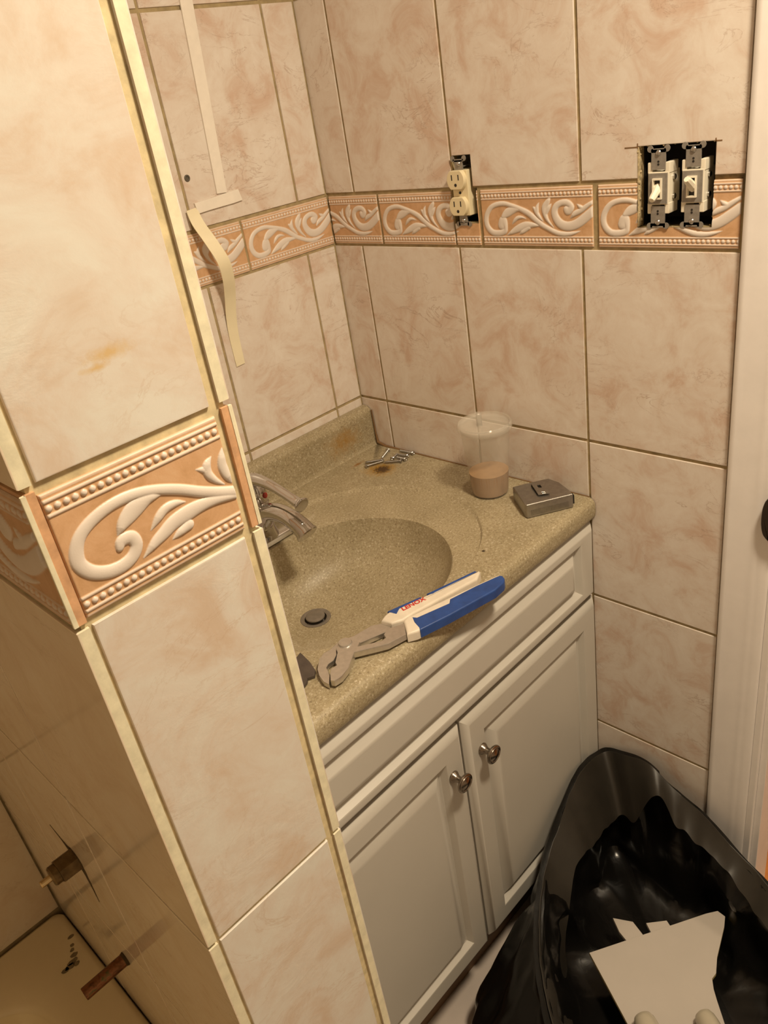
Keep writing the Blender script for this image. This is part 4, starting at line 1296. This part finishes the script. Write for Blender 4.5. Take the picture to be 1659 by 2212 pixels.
# ------------------------------------------------------------------ strips of mounting tape left on the back wall
mb = MB()
w_ = [(-0.2102, 0.1205), (-0.1930, 0.1195), (-0.1770, 0.370), (-0.1700, 0.62), (-0.1890, 0.62), (-0.1970, 0.370)]
mb.prism(w_, lambda u, v, w: (u, -w, v), 0.0003, 0.0026, 0.0004)
tag(mb.build('foam_tape_strip', M_FOAM, base=(-0.19, 0, 0.12)), 'long vertical strip of white mounting tape stuck on the back wall tiles', 'tape strip')
mb = MB()
mb.prism([(-0.2500, 0.1010), (-0.2300, 0.1020), (-0.2080, 0.1025), (-0.1850, 0.1030), (-0.1690, 0.1042), (-0.1725, 0.1200), (-0.2000, 0.1185), (-0.2250, 0.1165), (-0.2519, 0.1155)], lambda u, v, w: (u, -w, v), 0.0003, 0.0032, 0.0004)
tag(mb.build('foam_tape_strip', M_FOAM, base=(-0.21, 0, 0.11)), 'short horizontal strip of white mounting tape at the foot of the vertical one', 'tape strip')
mb = MB()
path = catmull([(-0.2590, -0.0025, 0.1090), (-0.2590, -0.0100, 0.0900), (-0.2545, -0.0240, 0.0640), (-0.2475, -0.0330, 0.0350), (-0.2420, -0.0270, 0.0080), (-0.2385, -0.0150, -0.0200), (-0.2390, -0.0065, -0.0480), (-0.2400, -0.0020, -0.0800), (-0.2402, -0.0012, -0.1280)], 6)
rings = []
for i, p in enumerate(path):
    t = i / (len(path) - 1)
    wd = 0.0102 - 0.002 * t
    tw = 0.55 * math.sin(t * math.pi) - 0.25 * (1 - t)
    side = Vector((math.cos(tw), -math.sin(tw) * 0.6, 0.05)).normalized()
    tg = (path[min(i + 1, len(path) - 1)] - path[max(i - 1, 0)]).normalized()
    nn = side.cross(tg).normalized() * 0.0005
    rings.append([p - side * wd - nn, p + side * wd - nn, p + side * wd + nn, p - side * wd + nn])
mb.loft(rings, 0, True, True, True)
tag(mb.build('hanging_tape_strip', M_LINER, base=(-0.25, 0, 0.1), sharp=60), 'loose strip of tape curling off the back wall over the border tiles', 'tape strip')
mb = MB()
mb.lathe([(0.0046, 0.0), (0.0046, 0.0008), (0.0036, 0.0013), (0.0024, 0.0010), (0.0022, 0.0002), (0, 0.0002)], (-0.2521, 0.0, 0.1491), (0, -1, 0), 20)
tag(mb.build('wall_anchor', plain('grey_anchor', (0.10, 0.085, 0.065), 0.6), base=(-0.252, 0, 0.149)), 'small grey screw anchor in the back wall left of the vertical tape', 'wall anchor')

# ------------------------------------------------------------------ strike plate on the door jamb
mb = MB()
pts = [(-0.735, -0.352), (-0.7268, -0.343), (-0.7236, -0.330), (-0.7232, -0.316), (-0.7240, -0.304), (-0.7275, -0.293), (-0.735, -0.286)]
mb.prism([(-a, b) for a, b in [(p.x, p.y) for p in catmull([Vector((a, b, 0)) for a, b in pts], 5)]], FR, 0.0120, 0.0185, 0.0015)
mb.box(-0.0185, 0.022, -0.7465, -0.7442, -0.357, -0.281, 0.0008)
mb.box(-0.0185, -0.0120, -0.7465, -0.7342, -0.352, -0.286, 0.001)
tag(mb.build('strike_plate', M_STRIKE, base=(0, -0.735, -0.316)), 'dark bronze latch plate with a rounded lip on the door jamb', 'strike plate')

# ------------------------------------------------------------------ black refuse bag and what lies in it
bag_base = (-0.24, -0.74, FLOOR)
N = 16
rim = [(-0.012, -0.483, -0.862), (-0.012, -0.527, -0.842), (-0.016, -0.575, -0.832), (-0.022, -0.627, -0.856), (-0.032, -0.686, -0.872), (-0.050, -0.747, -0.893), (-0.070, -0.800, -0.903),
       (-0.13, -0.90, -0.91), (-0.25, -0.985, -0.90), (-0.39, -0.96, -0.90), (-0.475, -0.84, -0.91), (-0.470, -0.70, -0.925), (-0.405, -0.612, -0.930), (-0.312, -0.541, -0.925), (-0.222, -0.505, -0.895), (-0.105, -0.486, -0.845)]
mid = [(-0.016, -0.492, -1.02), (-0.018, -0.530, -1.02), (-0.020, -0.580, -1.03), (-0.025, -0.630, -1.03), (-0.035, -0.690, -1.04), (-0.052, -0.750, -1.04), (-0.062, -0.815, -1.04),
       (-0.105, -0.945, -1.04), (-0.26, -1.045, -1.03), (-0.45, -1.02, -1.03), (-0.555, -0.88, -1.04), (-0.580, -0.70, -1.05), (-0.530, -0.570, -1.055), (-0.425, -0.490, -1.055), (-0.315, -0.492, -1.05), (-0.110, -0.488, -1.02)]
flo = [(-0.03, -0.49, 0), (-0.03, -0.53, 0), (-0.03, -0.58, 0), (-0.035, -0.63, 0), (-0.045, -0.69, 0), (-0.06, -0.75, 0), (-0.075, -0.81, 0),
       (-0.13, -0.92, 0), (-0.27, -1.02, 0), (-0.44, -0.99, 0), (-0.535, -0.87, 0), (-0.555, -0.70, 0), (-0.505, -0.575, 0), (-0.405, -0.500, 0), (-0.30, -0.490, 0), (-0.115, -0.488, 0)]
flo = [(a, b, FLOOR + 0.0015) for a, b, _ in flo]
cxb, cyb = -0.225, -0.735
KS = 14


def ringc(pts, amp, fr, seed, vamp=0.0):
    out = []
    q = catmull([Vector(p) for p in pts], KS, True)
    for p in q:
        n1 = noise.noise(Vector((p.x * fr + seed, p.y * fr, p.z * fr)))
        n2 = noise.noise(Vector((p.x * fr * 2.7 + seed, p.y * fr * 2.7 + 5, 3)))
        rad = Vector((p.x - cxb, p.y - cyb, 0)).normalized()
        w = p + rad * (-(abs(n1) * amp) + n2 * amp * 0.4)
        w.z += n2 * vamp
        w.x = min(w.x, -0.006)
        if w.x > -0.20 and w.y < -0.60 and w.x > -0.024: w.x = -0.024
        if w.z > -1.0: w.y = min(w.y, -0.478)
        out.append(w)
    return out


def lerp_pts(A, B, t, dz=0.0, push=0.0):
    out = []
    for a, b in zip(A, B):
        a = Vector(a); b = Vector(b)
        p = a.lerp(b, t)
        rad = Vector((p.x - cxb, p.y - cyb, 0)).normalized()
        p += rad * push
        p.z += dz
        out.append(p)
    return out


cenr = Vector((cxb, cyb, 0))
def inner(pts, k, z0, z1):
    out = []
    for p in pts:
        p = Vector(p)
        q = cenr + (Vector((p.x, p.y, 0)) - cenr) * k
        out.append((q.x, q.y, p.z * (1 - z0) + z1 * z0))
    return out


bag = thing('refuse_bag', bag_base, 'open black plastic refuse bag slumped against the vanity doors and the door casing', 'bag')
outer = [ringc(flo, 0.010, 9, 1), ringc(lerp_pts(flo, mid, 0.5, push=0.012), 0.016, 9, 2), ringc(mid, 0.016, 10, 3), ringc(lerp_pts(mid, rim, 0.35), 0.020, 12, 4), ringc(lerp_pts(mid, rim, 0.65), 0.018, 13, 4.4), ringc(lerp_pts(mid, rim, 0.88), 0.010, 14, 4.8), ringc(rim, 0.003, 15, 5)]
inn = [ringc(inner(rim, 0.955, 0.02, -1.0), 0.004, 15, 5.2), ringc(inner(rim, 0.955, 0.28, -1.0), 0.010, 12, 6), ringc(inner(rim, 0.935, 0.55, -1.0), 0.018, 11, 6.7), ringc(inner(rim, 0.91, 0.80, -1.0), 0.024, 10, 7.4),
       ringc(inner(rim, 0.88, 1.0, -1.030), 0.024, 9, 8.1), ringc(inner(rim, 0.80, 1.0, -1.060), 0.02, 9, 8.8), ringc(inner(rim, 0.50, 1.0, -1.072), 0.01, 9, 9.3), ringc(inner(rim, 0.15, 1.0, -1.068), 0.01, 9, 9.9)]
def ridge(p, fr, seed):
    q = Vector((p.x * fr + seed, p.y * fr - seed, p.z * fr * 0.55))
    q += Vector((noise.noise(q * 0.7), noise.noise(q * 0.7 + Vector((7, 3, 1))), 0)) * 0.9
    return 1.0 - abs(noise.noise(q)) * 2.2


def wrinkle(rings_, k, amp, seed, lock0, lock1, lk=1.0):
    n = len(rings_); m_ = len(rings_[0])
    out = [[] for _ in range((n - 1) * k + 1)]
    for i in range(m_):
        col = catmull([rg[i] for rg in rings_], k)
        for j, p in enumerate(col):
            out[j].append(p)
    L = len(out)
    for j, rg in enumerate(out):
        e = min(1.0, (j / (k * lk)) ** 1.5 if lock0 else 1.0, ((L - 1 - j) / (k * 1.0)) if lock1 else 1.0)
        for i, p in enumerate(rg):
            rad = Vector((p.x - cxb, p.y - cyb, 0))
            if rad.length < 1e-6: continue
            rad.normalize()
            w = (ridge(p, 8.5, seed) * 0.82 + ridge(p, 21, seed + 4) * 0.18)
            q = p - rad * (max(-0.6, w) * amp * e)
            q.x = min(q.x, -0.006)
            if q.y < -0.60 and q.x > -0.024: q.x = -0.024
            if q.z > -1.0: q.y = min(q.y, -0.478)
            q.z = max(q.z, FLOOR + 0.001)
            rg[i] = q
    return out


o_r = wrinkle(outer, 4, 0.016, 2.0, True, True)
i_r = wrinkle([outer[-1]] + inn, 4, 0.028, 6.0, True, False, 3.0)
mb = MB()
mb.loft(o_r + i_r[1:], 0, True, True, True)
bo = mb.build('bag_film', M_BAG, bag, sharp=28, wn=False)
# turned-in cuff with an uneven lower edge
M_CUFF = plain('lit_bag_film', (0.026, 0.022, 0.017), 0.42, spec=0.4, nscale=20, namp=0.15)  # same black bag plastic, coloured lighter to stand for light caught on the flap
drop = [0.075, 0.085, 0.022, 0.026, 0.030, 0.022, 0.030, 0.03, 0.03, 0.03, 0.03, 0.05, 0.085, 0.130, 0.035, 0.085]
kk = [0.958, 0.885, 0.80]
r0 = []
for j, k in enumerate(kk):
    lev_ = []
    for i, p in enumerate(rim):
        p = Vector(p)
        q = cenr + (Vector((p.x, p.y, 0)) - cenr) * (k - ((0, 0.045, 0.05)[j] if i in (0, 15, 1) else 0))
        lev_.append((q.x, q.y, p.z + (0.004 if j == 0 else -drop[i] * (0.45 if j == 1 else 1.0))))
    r0.append(ringc(lev_, 0.004 if j == 0 else 0.008, 14, 5 + j * 0.3, 0.016 if j == 2 else 0.004 * j))
thick = [[p + Vector((0, 0, 0.0)) + (cenr - Vector((p.x, p.y, 0))).normalized() * 0.0012 for p in rg_] for rg_ in r0]
mb = MB()
mb.loft(r0 + thick[::-1], 0, True, False, False)
mb.loft([thick[0], r0[0]], 0, True, False, False)
mb.build('turned_in_cuff', M_CUFF, bag, sharp=50)['label'] = 'turned-in rim of the black bag, coloured greyer as if catching light'

# contents
mb = MB()
bd = [(-0.275, -0.614), (-0.107, -0.723), (-0.092, -0.735), (-0.094, -0.748), (-0.111, -0.754), (-0.164, -0.766), (-0.188, -0.775), (-0.199, -0.774), (-0.212, -0.782), (-0.224, -0.792), (-0.30, -0.86), (-0.39, -0.79), (-0.333, -0.711)]
mb.prism(bd, FZ, -1.0060, -1.0, 0.0010, 0, mi_side=1)
tag(mb.build('broken_panel', [M_BOARD, M_BOARDE], base=(-0.23, -0.74, -1.0)), 'large pale flat panel with a broken edge lying in the black bag', 'panel')
mb = MB()
mb.prism([(-0.200, -0.612), (-0.1865, -0.640), (-0.197, -0.664), (-0.222, -0.650), (-0.215, -0.632)], FZ, -1.0095, -1.0035, 0.001)
tag(mb.build('panel_shard', [M_BOARD], base=(-0.2, -0.63, -1.0)), 'small jagged pale shard behind the big panel in the bag, nearer the vanity', 'shard')
mb = MB()
mb.prism([(-0.176, -0.657), (-0.1525, -0.680), (-0.163, -0.698), (-0.190, -0.676)], FZ, -1.0095, -1.0035, 0.001)
tag(mb.build('panel_shard', [M_BOARD], base=(-0.17, -0.67, -1.0)), 'small rectangular pale shard behind the big panel in the bag, nearer the door casing', 'shard')
for (px, py, rr0, lab) in ((-0.318, -0.724, 0.0165, 'shiny pale rounded plastic piece on the panel in the bag, the left one'), (-0.262, -0.786, 0.0150, 'pale rounded plastic piece on the panel in the bag, the right one')):
    mb = MB()
    ax = Vector((-0.55, -0.75, 0.10)).normalized()
    mb.lathe([(0.0, 0.0), (rr0 * 0.45, 0.0008), (rr0 * 0.78, 0.004), (rr0 * 0.95, 0.010), (rr0, 0.018), (rr0 * 1.02, 0.030), (rr0 * 1.06, 0.050), (rr0 * 0.98, 0.052), (rr0 * 0.92, 0.030), (rr0 * 0.85, 0.012), (0.0, 0.004)], (px, py, -1.0 + rr0 * 1.05), ax, 28)
    tag(mb.build('plastic_fitting', M_PEARL, base=(px, py, -1.0)), lab, 'plastic piece')

for o_ in bpy.data.objects:
    if 'base' in o_:
        del o_['base']
